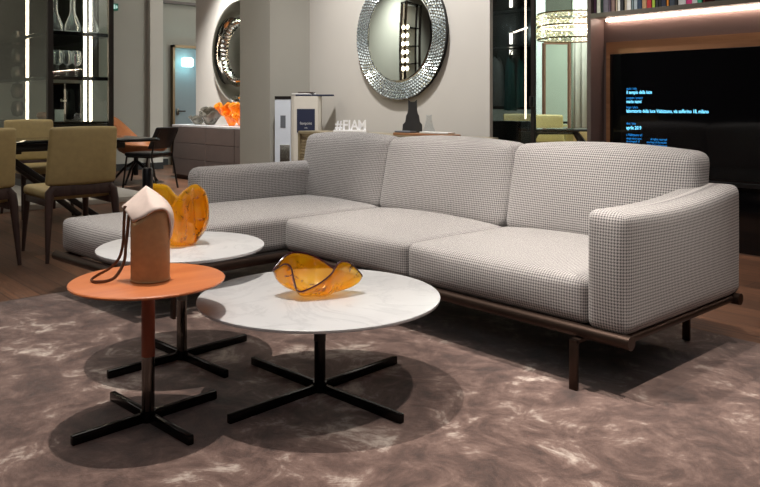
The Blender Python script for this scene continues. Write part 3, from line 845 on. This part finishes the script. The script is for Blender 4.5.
def blob_glass(name, label, loc, lobes, mat):
    t = thing(name, label, 'ornament', loc)
    L = Vector(loc)
    for (x, y, z, r, h, waves, ph) in lobes:
        rows = []
        for j in range(9):
            s_ = j / 8; row = []
            for k in range(36):
                a = 2 * PI * k / 36
                rr = r * (0.35 + 0.65 * s_ ** 0.7) * (1 + 0.28 * s_ * math.sin(waves * a + ph))
                zz = h * s_ * (1 + 0.22 * s_ * math.cos(waves * a + ph * 1.7))
                row.append(L + Vector((x + rr * math.cos(a), y + rr * math.sin(a), z + zz)))
            rows.append(row)
        mb = MB(); vr = mb.grid(rows, True); mb.bm.faces.new(list(reversed(vr[0])))
        solidify(build('glass_lobe', mb, mat, t, angle=180), 0.008, -1)
    return t
blob_glass('glass_ornament', 'orange branching glass ornament standing on the sideboard', (-9.03, 5.38, 0.78), [(0.0, 0, 0.0, 0.10, 0.17, 3, 0.5), (-0.15, 0.0, 0.13, 0.14, 0.16, 5, 1.0), (0.17, 0.02, 0.12, 0.13, 0.17, 4, 2.0)], 'orange_glass')
blob_glass('glass_ornament', 'low orange glass bowl on the sideboard beside the grey column', (-8.62, 5.32, 0.78), [(0, 0, 0, 0.13, 0.15, 5, 0.3)], 'orange_glass')
blob_glass('glass_ornament', 'taller smoky grey glass ornament on the sideboard left of the orange one', (-9.62, 5.38, 0.78), [(0, 0, 0, 0.16, 0.17, 4, 0.4), (0.03, 0.0, 0.13, 0.12, 0.11, 3, 1.2)], 'smoke_glass')
blob_glass('glass_ornament', 'low smoky grey glass ornament at the left end of the sideboard', (-9.97, 5.38, 0.78), [(0, 0, 0, 0.13, 0.11, 4, 0.9)], 'smoke_glass')

# bulging round mirror above the sideboard
m2 = thing('wall_mirror_disc', 'round convex silver mirror above the sideboard, half hidden by the column', 'mirror', (-9.18, 5.65, 1.82))
C2 = Vector((-9.22, 5.645, 1.815))
def disc_lathe(C, prof, seg=72):
    mb = MB(); rows = []
    for r, d in prof:
        rows.append([C + Vector((r * math.cos(2 * PI * k / seg), -d, r * math.sin(2 * PI * k / seg))) for k in range(seg)])
    mb.grid(rows, True); return mb
build('mirror_frame', disc_lathe(C2, [(0.735, 0.0), (0.74, 0.03), (0.71, 0.07), (0.62, 0.11), (0.55, 0.12), (0.50, 0.10), (0.46, 0.05), (0.45, 0.03)]), 'silver', m2)
mb = MB(); rows = []
for r_, d_ in [(0.455, 0.03), (0.445, 0.06), (0.43, 0.078), (0.41, 0.088), (0.39, 0.08), (0.375, 0.06), (0.36, 0.035)]:
    rows.append([C2 + Vector((r_ * math.cos(2 * PI * k / 160), -(d_ + 0.014 * (d_ > 0.05) * math.sin(40 * 2 * PI * k / 160 + r_ * 60)), r_ * math.sin(2 * PI * k / 160))) for k in range(160)])
mb.grid(rows, True); build('mirror_ring', mb, 'silver', m2)
rows = [(0.362, 0.035)] + [(0.36 * (1 - k / 8), 0.035 + 0.05 * (1 - (1 - k / 8) ** 2)) for k in range(8)] + [(0.001, 0.085)]
mb = disc_lathe(C2, rows); build('mirror_glass', mb, 'mirror', m2)

# ================================================================== BIG FACETED MIRROR
m1 = thing('wall_mirror_disc', 'round mirror with faceted glass mosaic frame above the console', 'mirror', (-5.36, 5.1, 1.752))
C1 = Vector((-5.36, 5.098, 1.752))
build('mirror_back', disc_lathe(C1, [(0.625, 0.0), (0.625, 0.045), (0.46, 0.045), (0.455, 0.03)]), 'black', m1)
mb = MB()
NR, NA = 6, 104
for i in range(NR):
    ra = 0.462 + (0.635 - 0.462) * i / NR; rb = 0.462 + (0.635 - 0.462) * (i + 1) / NR
    for k in range(NA):
        a0 = 2 * PI * (k + 0.5 * (i % 2)) / NA; a1 = a0 + 2 * PI / NA
        am = (a0 + a1) / 2; rm = (ra + rb) / 2
        base = 0.046; top = base + 0.012
        jx, jz = random.uniform(-0.004, 0.004), random.uniform(-0.004, 0.004)
        def P(r, a, d): return mb.bm.verts.new(C1 + Vector((r * math.cos(a), -d, r * math.sin(a))))
        ra_, rb_, b0, b1 = ra + 0.0018, rb - 0.0018, a0 + 0.004, a1 - 0.004
        q = [P(ra_, b0, base), P(rb_, b0, base), P(rb_, b1, base), P(ra_, b1, base)]
        ap = mb.bm.verts.new(C1 + Vector((rm * math.cos(am) + jx, -top, rm * math.sin(am) + jz)))
        for u in range(4): mb.bm.faces.new((q[u], q[(u + 1) % 4], ap))
build('mosaic_frame', mb, 'facet', m1, smooth=False)
build('mirror_glass', disc_lathe(C1, [(0.46, 0.046), (0.455, 0.05), (0.44, 0.052), (0.001, 0.052)]), 'mirror', m1)

# ================================================================== CONSOLE
KX0, KX1, KY0, KY1, KZ = -6.15, -3.86, 4.42, 4.74, 0.812
cn = thing('console', 'champagne console with studded mirror sides behind the sofa', 'console', (-5.0, 4.58, FZ))
build('top', MB().bb(KX0, KX1, KY0, KY1, KZ - 0.03, KZ, 0.003), 'champagne', cn, False)
build('carcass', MB().bb(KX0 + 0.02, KX1 - 0.02, KY0 + 0.02, KY1 - 0.01, 0.05, KZ - 0.03), 'champagne', cn, False)
build('plinth', MB().bb(KX0 + 0.05, KX1 - 0.05, KY0 + 0.06, KY1 - 0.04, FZ, 0.05), 'dark_metal', cn, False)
mb = MB()
for i in range(70):
    for k in range(22):
        x = KX0 + 0.035 + i * (KX1 - KX0 - 0.07) / 69; z = 0.10 + k * (KZ - 0.17) / 21
        a = random.uniform(0.006, 0.014)
        q = [mb.bm.verts.new((x + dx * 0.0145, KY0 + 0.019, z + dz * 0.0145)) for dx, dz in ((-1, -1), (1, -1), (1, 1), (-1, 1))]
        ap = mb.bm.verts.new((x + random.uniform(-.006, .006), KY0 + 0.019 - a, z + random.uniform(-.006, .006)))
        for u in range(4): mb.bm.faces.new((q[u], q[(u + 1) % 4], ap))
build('studded_panel', mb, 'champagne', cn, smooth=False)
for x in (KX0 + 0.01, KX1 - 0.01):
    build('edge_post', MB().bb(x - 0.012, x + 0.012, KY0 + 0.0, KY0 + 0.022, 0.05, KZ - 0.03), 'champagne', cn, False)

# lettering block
fb = local('letter_block', 'white block letters reading #FIAM standing on the console', 'letters')
build('letter_base', MB().box((0, 0, 0.011), (0.31, 0.07, 0.022), 0.002), 'white', fb, False)
xx = -0.138
for ch, adv in (('#', 0.068), ('F', 0.052), ('I', 0.026), ('A', 0.065), ('M', 0.07)):
    text_mesh('letter', ch, 0.135, 'white', fb, (xx, 0, 0.022), XF, 0.009, 0.003, 0.82)
    xx += adv
put(fb, (-5.52, 4.57, KZ), YAW)
# cat silhouettes
def cat(name, label, x, mat, s):
    poly = [(-0.07, 0), (0.07, 0), (0.08, 0.03), (0.078, 0.085), (0.058, 0.105), (0.052, 0.16), (0.04, 0.175), (0.036, 0.215), (0.036, 0.29), (0.016, 0.268), (-0.016, 0.268), (-0.036, 0.29), (-0.036, 0.215), (-0.04, 0.175), (-0.052, 0.16), (-0.058, 0.105), (-0.08, 0.085), (-0.084, 0.03)]
    mb = MB().prism([(a * s, b * s) for a, b in poly], 0.035 * s, lambda a, b, c_: Vector((x, 4.60, KZ + 0.001 + b)) + RV * a + FV * c_)
    bmesh.ops.bevel(mb.bm, geom=[e for e in mb.bm.edges], offset=0.002, segments=1, affect='EDGES')
    o = build(name, mb, mat, loc=(x, 4.60, KZ)); tag(o, label, 'ornament'); return o
cat('cat_ornament', 'dark charcoal cat shaped vase on the console below the mosaic mirror', -4.70, 'charcoal', 1.06)
cat('cat_ornament', 'clear glass cat shaped ornament beside the dark one on the console', -4.50, 'clear', 0.62)
tr = build('tray', MB().box((-4.44, 4.50, KZ + 0.011), (0.68, 0.12, 0.022), 0.004), 'walnut', loc=(-4.44, 4.50, KZ)); tag(tr, 'flat brown wooden tray on the right of the console', 'tray')
o = build('magazine', MB().box((-4.67, 4.485, KZ + 0.030), (0.19, 0.08, 0.014), 0.002), 'grey_print', loc=(-4.67, 4.485, KZ + 0.022)); tag(o, 'grey magazine at the left of the wooden tray', 'magazine')
o = build('magazine', MB().box((-4.30, 4.49, KZ + 0.030), (0.32, 0.09, 0.014), 0.002), 'paper', loc=(-4.30, 4.49, KZ + 0.022)); tag(o, 'pale magazine at the right of the wooden tray', 'magazine')

# ================================================================== DISPLAY TOTEMS
def totem(name, label, px_x, px_y, wd, dp, h, mat):
    t = local(name, label, 'display stand')
    return t
TZ = 1.175
t1 = local('display_totem', 'cream display stand with navy poster in the corner behind the sofa', 'display stand')
build('totem_body', MB().prism([(-0.15, -0.02), (-0.15, 0.12), (0.165, 0.12), (0.165, -0.02), (0.135, -0.06), (-0.115, -0.06)], TZ, lambda a, b, c_: Vector((a, b, c_ + TZ / 2))), 'totem_cream', t1, False)
build('poster', MB().bb(-0.085, 0.105, -0.066, -0.061, 0.79, 1.04), 'navy', t1, False)
text_mesh('poster_text', 'fiampoint', 0.042, 'paper', t1, (0.01, -0.0675, 0.875), XF, 0, 0, 0.8, 'CENTER')
text_mesh('poster_text', 'italia', 0.018, 'paper', t1, (0.01, -0.0675, 0.835), XF, 0, 0, 1, 'CENTER')
put(t1, (-6.50, 4.77, FZ), YAW)
t2 = local('display_totem', 'narrow white display stand with mirrored panel beside the cream one', 'display stand')
build('totem_body', MB().bb(-0.085, 0.085, -0.02, 0.06, 0, TZ - 0.03, 0.003), 'totem_white', t2, False)
build('totem_cap', MB().bb(-0.085, 0.085, -0.025, 0.065, TZ - 0.03, TZ), 'dark_metal', t2, False)
build('code_panel', MB().bb(-0.025, 0.03, -0.024, -0.02, 0.84, 0.97), 'grey_print', t2, False)
build('mirror_panel', MB().bb(-0.03, 0.075, -0.026, -0.02, 0.40, 0.66, 0.003), 'silver', t2, False)
put(t2, (-6.665, 4.595, FZ), YAW)
def leaflet(label, x, y, z, w_, d_, h_, rz, mat):
    o = build('brochure', MB().box((x, y, z + h_ / 2), (w_, d_, h_), 0.002, rz), mat, loc=(x, y, z)); tag(o, label, 'brochure')
TT = TZ + FZ
leaflet('dark navy brochure overhanging the top of the cream display stand', -6.44, 4.85, TT, 0.40, 0.13, 0.018, YAW, 'navy')
leaflet('pale brochure on top of the navy one on the cream stand', -6.53, 4.77, TT + 0.018, 0.26, 0.11, 0.014, YAW + 0.12, 'paper')
leaflet('dark brochure topmost on the cream display stand', -6.51, 4.79, TT + 0.032, 0.17, 0.09, 0.012, YAW - 0.1, 'dark_wood')

# ================================================================== SMOKED GLASS WARDROBE
wd = thing('wardrobe', 'smoked glass wardrobe with hanging clothes right of the mosaic mirror wall', 'wardrobe', (-4.25, 5.45, FZ))
WY0, WY1 = 5.3, 5.6
build('wardrobe_side', MB().bb(-4.76, -4.73, WY0 + 0.02, WY1, FZ, 4.5), 'black', wd, False)
build('back_panel', MB().bb(-4.73, -4.16, WY1, WY1 + 0.02, 1.03, 4.5), 'black', wd, False)
build('drawer_box', MB().bb(-4.73, -4.16, WY0 + 0.12, WY1, FZ, 0.925, 0.003), 'black_gloss', wd, False)
for z in (1.60, 1.93): build('shelf', MB().bb(-4.73, -4.16, WY0 + 0.12, WY1, z, z + 0.02), 'black', wd, False)
dr = build('glass_door', MB().bb(-4.41, -3.95, WY0, WY0 + 0.006, FZ + 0.02, 4.5), 'pane_smoke', wd, False)
build('door_frame', MB().bb(-3.955, -3.92, WY0 - 0.01, WY0 + 0.02, FZ + 0.01, 4.5), 'dark_metal', dr, False)
build('door_frame', MB().bb(-4.43, -4.405, WY0 - 0.01, WY0 + 0.02, FZ + 0.01, 4.5), 'dark_metal', dr, False)
build('door_handle', MB().box((-3.935, WY0 - 0.025, 1.10), (0.03, 0.03, 0.09), 0.003), 'black', dr)
build('glow_strip', MB().bb(-4.053, -4.043, 5.335, 5.345, 0.95, 4.4), 'led', wd, False)
build('glow_strip', MB().bb(-4.415, -4.39, WY1 - 0.02, WY1 - 0.005, 1.955, 4.2).bb(-4.415, -4.39, WY1 - 0.02, WY1 - 0.005, 1.54, 1.74).bb(-4.415, -4.39, WY1 - 0.02, WY1 - 0.005, 1.06, 1.12), 'led_cool', wd, False)
build('glow_strip', MB().bar((-4.32, 5.52, 1.735), (-4.15, 5.50, 1.765), 0.012, 0.012), 'led', wd, False)  # glowing bar added in place of the shelf light's reflection in the glass
build('hanging_rail', MB().cyl((-4.73, 5.5, 1.585), (-4.17, 5.5, 1.585), 0.008, 12), 'dark_metal', wd)
point('wardrobe_light', (-4.30, 5.38, 1.75), 4, (0.9, 1, 1), 0.05)
def garment(label, x, y, wt, wb, zt, zb, mat, seed):
    t = thing('garment', label, 'garment', (x, y, zt), 'clothes in the glass wardrobe')
    rows = []
    for j in range(10):
        s_ = j / 9; row = []
        for k in range(40):
            a = 2 * PI * k / 40
            ww = (wt + (wb - wt) * s_) / 2 * (1 if s_ > 0.06 else 0.7)
            dp = 0.035 + 0.02 * s_
            fold = 1 + 0.18 * s_ * math.sin(9 * a + seed)
            row.append(Vector((x + ww * math.cos(a), y + dp * math.sin(a) * fold, zt + (zb - zt) * s_ - 0.05 * abs(math.cos(a)) * (1 - s_))))
        rows.append(row)
    mb = MB(); vr = mb.grid(rows, True); mb.bm.faces.new(list(reversed(vr[0]))); mb.bm.faces.new(vr[-1])
    build('cloth', mb, mat, t)
    build('hanger', MB().tube([(x, y, zt - 0.01), (x, y, zt + 0.03), (x + 0.02, y, zt + 0.06), (x, y, zt + 0.07)], 0.006, 6), 'chrome', t)
garment('pale grey long garment hanging in the glass wardrobe', -4.50, 5.5, 0.14, 0.18, 1.52, 1.06, 'cloth_grey', 1)
garment('dark teal garment hanging in the glass wardrobe beside the grey one', -4.34, 5.5, 0.09, 0.12, 1.51, 1.02, 'cloth_teal', 2)
garment('grey green garment hanging in the glass wardrobe behind the light strip', -4.235, 5.52, 0.07, 0.08, 1.50, 1.05, 'cloth_teal', 4)

# clear glass partition beside the media unit
struct('window_1', MB().bb(-3.91, -3.54, 5.3, 5.308, FZ, 4.5), 'pane_green')

# ================================================================== ROOM ADDED BEHIND THE GLASS IN PLACE OF A REFLECTION
cur = struct('wall_back_panel', MB().box((-7.83, 10.74, 2.2), (0.17, 0.04, 4.6), 0, YAW), 'white_panel')
# sage curtain
rows = []
for z in (FZ, 4.55):
    rows.append([(-7.28 + 0.0134 * k + 0.0, 10.87 + 0.0149 * k + 0.035 * math.sin(k * 1.15), z) for k in range(46)])
mb = MB(); mb.grid(rows)
o = build('curtain', mb, 'curtain', loc=(-7.0, 11.2, FZ)); solidify(o, 0.01); tag(o, 'sage green curtain hanging behind the crystal chandelier', 'curtain')
# standing mirror with rose frame
fm = thing('floor_mirror', 'tall standing mirror in a thin rose gold frame behind the glass', 'mirror', (-7.05, 10.1, FZ))
a_ = Vector((-7.187, 9.958, 0)); b_ = Vector((-6.921, 10.254, 0))
ux = (b_ - a_).normalized(); nrm = Vector((ux.y, -ux.x, 0))
HT = 2.05
f = MB()
f.bar(a_ + Vector((0, 0, FZ)), a_ + Vector((0, 0, HT)), 0.045, 0.045).bar(b_ + Vector((0, 0, FZ)), b_ + Vector((0, 0, HT)), 0.045, 0.045)
f.bar(a_ + Vector((0, 0, HT)), b_ + Vector((0, 0, HT)), 0.045, 0.045).bar(a_ + Vector((0, 0, 0.02)), b_ + Vector((0, 0, 0.02)), 0.045, 0.045)
build('frame', f, 'rose', fm, False)
mb = MB(); mb.grid([[a_ + Vector((0, 0, 0.02)), b_ + Vector((0, 0, 0.02))], [a_ + Vector((0, 0, HT)), b_ + Vector((0, 0, HT))]])
solidify(build('mirror_glass', mb, 'mirror', fm, False), 0.01)
# second dining group, solid stand-in for the dining area reflected in the glass
T2C = Vector((-5.912, 8.459, 0))
d2 = thing('dining_table', 'black glass dining table under the crystal chandelier, added as a reflection in the glass', 'table', (T2C.x, T2C.y, FZ))
build('tabletop', MB().box(T2C + Vector((0, 0, 0.745)), (2.2, 0.95, 0.035), 0.008, YAW), 'black_gloss', d2)
for s_ in (-1, 1):
    for q in (-1, 1):
        p0 = T2C + RV * (0.25 * s_) + FV * 0.05 * q; p1 = T2C + RV * (0.75 * s_) + FV * 0.35 * q
        build('leg', MB().bar(p0 + Vector((0, 0, 0.72)), p1 + Vector((0, 0, FZ)), 0.05, 0.04), 'dark_metal', d2)
build('cross_bar', MB().bar(T2C - RV * 0.3 + Vector((0, 0, 0.7)), T2C + RV * 0.3 + Vector((0, 0, 0.7)), 0.06, 0.05), 'dark_metal', d2)
for loc, rz, lb_ in (((-7.400, 9.645, FZ), YAW + PI, 'khaki leather dining chair added as a reflection in the smoked wardrobe glass'), ((-6.519, 9.130, FZ), YAW + PI - 0.15, 'khaki leather dining chair added as a reflection in front of rose framed mirror')):
    put(copy_tree(kc), loc, rz, lb_)
tb = thing('tub_chair', 'low rounded khaki tub chair added as a reflection, partly hidden by the bookcase side panel', 'chair', (-6.188, 9.573, FZ))
O = Vector((-6.188, 9.573, 0)); rows = []
for j in range(9):
    s_ = j / 8; row = []
    for k in range(32):
        a = 2 * PI * k / 32
        ex_ = RV * math.cos(a) + FV * math.sin(a)
        top = 0.44 + 0.28 * max(0, min(1, 0.75 - 1.3 * ex_.dot(FV)))
        rr = 0.26 * (0.15 + 0.85 * min(1, s_ * 2.2) ** 0.6)
        row.append(O + ex_ * rr + Vector((0, 0, 0.36 + (top - 0.36) * s_ ** 1.4)))
    rows.append(row)
mb = MB(); mb.grid(rows, True); solidify(build('shell', mb, 'khaki', tb, angle=180), 0.03, 0)
build('seat', MB().lathe([(0, 0.38), (0.2, 0.38), (0.22, 0.42), (0.18, 0.46), (0, 0.47)], (O.x, O.y, 0), 24), 'khaki', tb)
for k in range(4):
    a = YAW + PI / 4 + k * PI / 2
    build('leg', MB().tube([O + Vector((0.22 * math.cos(a), 0.22 * math.sin(a), FZ)), O + Vector((0.15 * math.cos(a), 0.15 * math.sin(a), 0.38))], [0.012, 0.02], 10), 'dark_wood', tb)
# chandelier
CH = Vector((-5.51, 8.23, 2.06))
ch = thing('chandelier', 'drum chandelier of cut crystal rows glowing behind the glass', 'chandelier', (CH.x, CH.y, 1.95))
for z in (1.90, 2.06, 2.22):
    build('ring', MB().tube([(CH.x + 0.43 * math.cos(2 * PI * k / 48), CH.y + 0.43 * math.sin(2 * PI * k / 48), z) for k in range(48)], 0.010, 6, True), 'brass', ch)
mb = MB(); mbb = MB()
for i in range(4):
    for k in range(44):
        a = 2 * PI * (k + 0.5 * (i % 2)) / 44; z = 1.937 + i * 0.082
        c_ = Vector((CH.x + 0.43 * math.cos(a), CH.y + 0.43 * math.sin(a), z))
        r = bmesh.ops.create_icosphere(mb.bm, subdivisions=1, radius=0.032, matrix=Matrix.Translation(c_))
        if (k + i) % 3 == 0: bmesh.ops.create_icosphere(mbb.bm, subdivisions=1, radius=0.011, matrix=Matrix.Translation(c_ * 1.0 - Vector((0.045 * math.cos(a), 0.045 * math.sin(a), 0))))
build('crystal_band', mb, 'crystal', ch, False)
build('bulb_row', mbb, 'bulb', ch)
build('reflected_streak', MB().tube([(CH.x + 0.38 * math.cos(2 * PI * k / 40), CH.y + 0.38 * math.sin(2 * PI * k / 40), 2.06) for k in range(40)], 0.012, 6, True), 'led', ch)  # glowing ring standing in for a bright streak reflected in the glass
build('suspension_cable', MB().cyl((CH.x, CH.y, 2.22), (CH.x, CH.y, 4.6), 0.006, 8), 'dark_metal', ch)
build('spoke', MB().bar((CH.x - 0.43, CH.y, 2.22), (CH.x + 0.43, CH.y, 2.22), 0.015, 0.015).bar((CH.x, CH.y - 0.43, 2.22), (CH.x, CH.y + 0.43, 2.22), 0.015, 0.015), 'brass', ch)
point('chandelier_light', (CH.x, CH.y, 2.1), 14, (1, 0.93, 0.8), 0.2)

# ================================================================== MEDIA UNIT
UY = 5.70
mu = thing('bookcase', 'brown wall bookcase with lit shelf framing the black television', 'bookcase', (-2.2, 5.7, FZ))
build('side_panel', MB().bb(-3.535, -3.50, 5.50, UY + 0.2, FZ, 4.5), 'unit_brown', mu, False)
build('shelf', MB().bb(-3.50, 0.5, 5.50, UY + 0.2, 1.795, 1.832, 0.001), 'unit_shelf', mu, False)
build('glow_strip', MB().bb(-3.46, 0.5, UY - 0.03, UY - 0.008, 1.776, 1.794), 'led_shelf', mu, False)
build('back_panel', MB().bb(-3.50, 0.5, UY, UY + 0.02, FZ, 1.795), 'unit_brown', mu, False)
build('upper_back_panel', MB().bb(-3.50, 0.5, UY + 0.18, UY + 0.2, 1.832, 4.5), 'wall_dark', mu, False)
build('wood_trim', MB().bb(-3.47, 0.5, UY - 0.012, UY, 1.50, 1.60).bb(-3.47, -3.43, UY - 0.012, UY, 0.5, 1.50), 'walnut', mu, False)
lc = thing('low_cabinet', 'gloss black low cabinet under the television', 'cabinet', (-1.5, 5.66, FZ))
build('cabinet_body', MB().bb(-3.42, 0.5, 5.641, UY - 0.013, FZ, 0.47, 0.002), 'black_gloss', lc, False)
build('cabinet_top', MB().bb(-3.42, 0.5, 5.62, UY - 0.013, 0.47, 0.50, 0.002), 'black', lc, False)
tv = thing('television', 'large black television showing small blue text lines', 'television', (-2.0, 5.68, 0.52))
build('screen', MB().bb(-3.425, -0.9, UY - 0.03, UY - 0.013, 0.515, 1.497, 0.002), 'black_gloss', tv, False)
TY = UY - 0.0315
for z, body, sz, mt in ((1.197, 'titolo / title', 0.027, 'text_dim'), (1.163, 'il tempio della luce', 0.040, 'text'),
                        (1.122, 'progetto / project', 0.027, 'text_dim'), (1.088, 'mario nanni', 0.038, 'text'),
                        (1.045, 'luogo / place', 0.027, 'text_dim'), (1.010, 'laboratorio della luce Viabizzuno, via solferino 18, milano', 0.040, 'text'),
                        (0.912, 'data / date', 0.027, 'text_dim'), (0.872, 'aprile 2019', 0.040, 'text'),
                        (0.818, 'a Viabizzuno srl', 0.030, 'text_dim'), (0.790, 'design mario nanni', 0.024, 'text_dim'), (0.766, 'via romagnoli 10', 0.024, 'text_dim'), (0.742, 'bentivoglio bologna', 0.024, 'text_dim')):
    text_mesh('caption_text', body, sz, mt, tv, (-3.272, TY, z), XF, 0, 0.0006 if mt == 'text' else 0, 0.74)
for z, body in ((0.790, 'all rights reserved'), (0.766, 'courtesy of the studio'), (0.742, 'light and architecture')):
    text_mesh('caption_text', body, 0.024, 'text_dim', tv, (-2.92, TY, z), XF, 0, 0, 0.8, 'RIGHT')

# books
bx_ = [-3.498, -3.470, -3.430, -3.408, -3.355, -3.337, -3.299, -3.278, -3.252, -3.219, -3.192, -3.155, -3.134, -3.103, -3.064, -3.021, -2.981, -2.951, -2.926, -2.90, -2.861, -2.839, -2.792, -2.769, -2.704, -2.654, -2.613, -2.576, -2.557]
bcol = [((92, 60, 84), 'purple'), ((222, 216, 200), 'cream'), ((34, 48, 40), 'dark green'), ((120, 110, 124), 'grey lilac'), ((96, 74, 92), 'mauve'), ((132, 104, 96), 'dusty brown'), ((186, 168, 140), 'tan'), ((226, 224, 216), 'white'), ((38, 38, 40), 'black'), ((170, 156, 134), 'beige'), ((228, 226, 220), 'chalk white'), ((120, 138, 140), 'teal grey'), ((170, 182, 188), 'pale blue'), ((40, 60, 84), 'navy'), ((190, 150, 106), 'caramel'), ((192, 46, 52), 'red'), ((176, 206, 70), 'lime green'), ((48, 50, 52), 'charcoal'), ((24, 28, 34), 'near black'), ((40, 46, 66), 'ink blue'), ((232, 140, 40), 'orange'), ((62, 72, 84), 'slate'), ((30, 30, 32), 'thin black'), ((216, 216, 212), 'wide white'), ((226, 60, 130), 'pink'), ((228, 228, 224), 'light grey'), ((70, 190, 140), 'mint green'), ((120, 36, 40), 'dark red')]
for k, (rgb, nm) in enumerate(bcol):
    x0, x1 = bx_[k] + 0.001, bx_[k + 1] - 0.001
    h = 0.22 + 0.05 * random.random(); d = 0.15 + 0.03 * random.random()
    b = thing('book', '%s book standing in the row on the lit shelf' % nm, 'book', ((x0 + x1) / 2, 5.60, 1.832), 'books on the lit shelf')
    y0 = 5.535 + random.uniform(0, 0.012)
    mt = plain('book_cover_' + nm.replace(' ', '_'), rgb, 0.6, 0, 0.08, 30)
    cv = MB().bb(x0, x0 + 0.003, y0, y0 + d, 1.832, 1.832 + h).bb(x1 - 0.003, x1, y0, y0 + d, 1.832, 1.832 + h).bb(x0, x1, y0, y0 + 0.004, 1.832, 1.832 + h)
    build('cover', cv, mt, b, False)
    build('pages', MB().bb(x0 + 0.003, x1 - 0.003, y0 + 0.004, y0 + d - 0.004, 1.835, 1.829 + h), 'paper', b, False)

# string of globes, hanging where the mosaic mirror reflects it
gl = thing('pendant_lamp', 'tall string of glowing globes reflected in the mosaic mirror', 'lamp', (-8.7, 1.52, 1.2))
build('rod', MB().cyl((-8.7, 1.52, 1.25), (-8.7, 1.52, 4.6), 0.012, 10), 'brass', gl)
for k in range(6):
    for s_ in (-1, 1):
        c_ = (-8.7 + 0.07 * s_, 1.52 - 0.04 * s_, 1.3 + 0.22 * k)
        mb = MB(); bmesh.ops.create_icosphere(mb.bm, subdivisions=2, radius=0.06, matrix=Matrix.Translation(c_))
        build('globe', mb, 'bulb', gl)

# second glass cabinet, the one the mosaic mirror reflects
c2b = thing('display_cabinet', 'dark framed glass cabinet with one lit strip, reflected in the mosaic mirror', 'cabinet', (-9.12, 0.77, 0.045))
for x, y in ((-9.0, 1.23), (-9.0, 0.3), (-9.25, 1.23), (-9.25, 0.3)):
    build('post', MB().bb(x - 0.04, x + 0.04, y - 0.04, y + 0.04, 0.045, 3.2), 'dark_metal', c2b, False)
for z in (0.1, 0.86, 1.39, 1.91, 2.45, 3.17): build('shelf', MB().bb(-9.25, -9.0, 0.3, 1.23, z, z + 0.03), 'black_gloss', c2b, False)
build('glow_strip', MB().bb(-9.05, -9.02, 1.13, 1.16, 0.9, 3.15), 'led', c2b, False)
build('back_panel', MB().bb(-9.26, -9.25, 0.32, 1.2, 0.1, 3.15), 'wall_green', c2b, False)
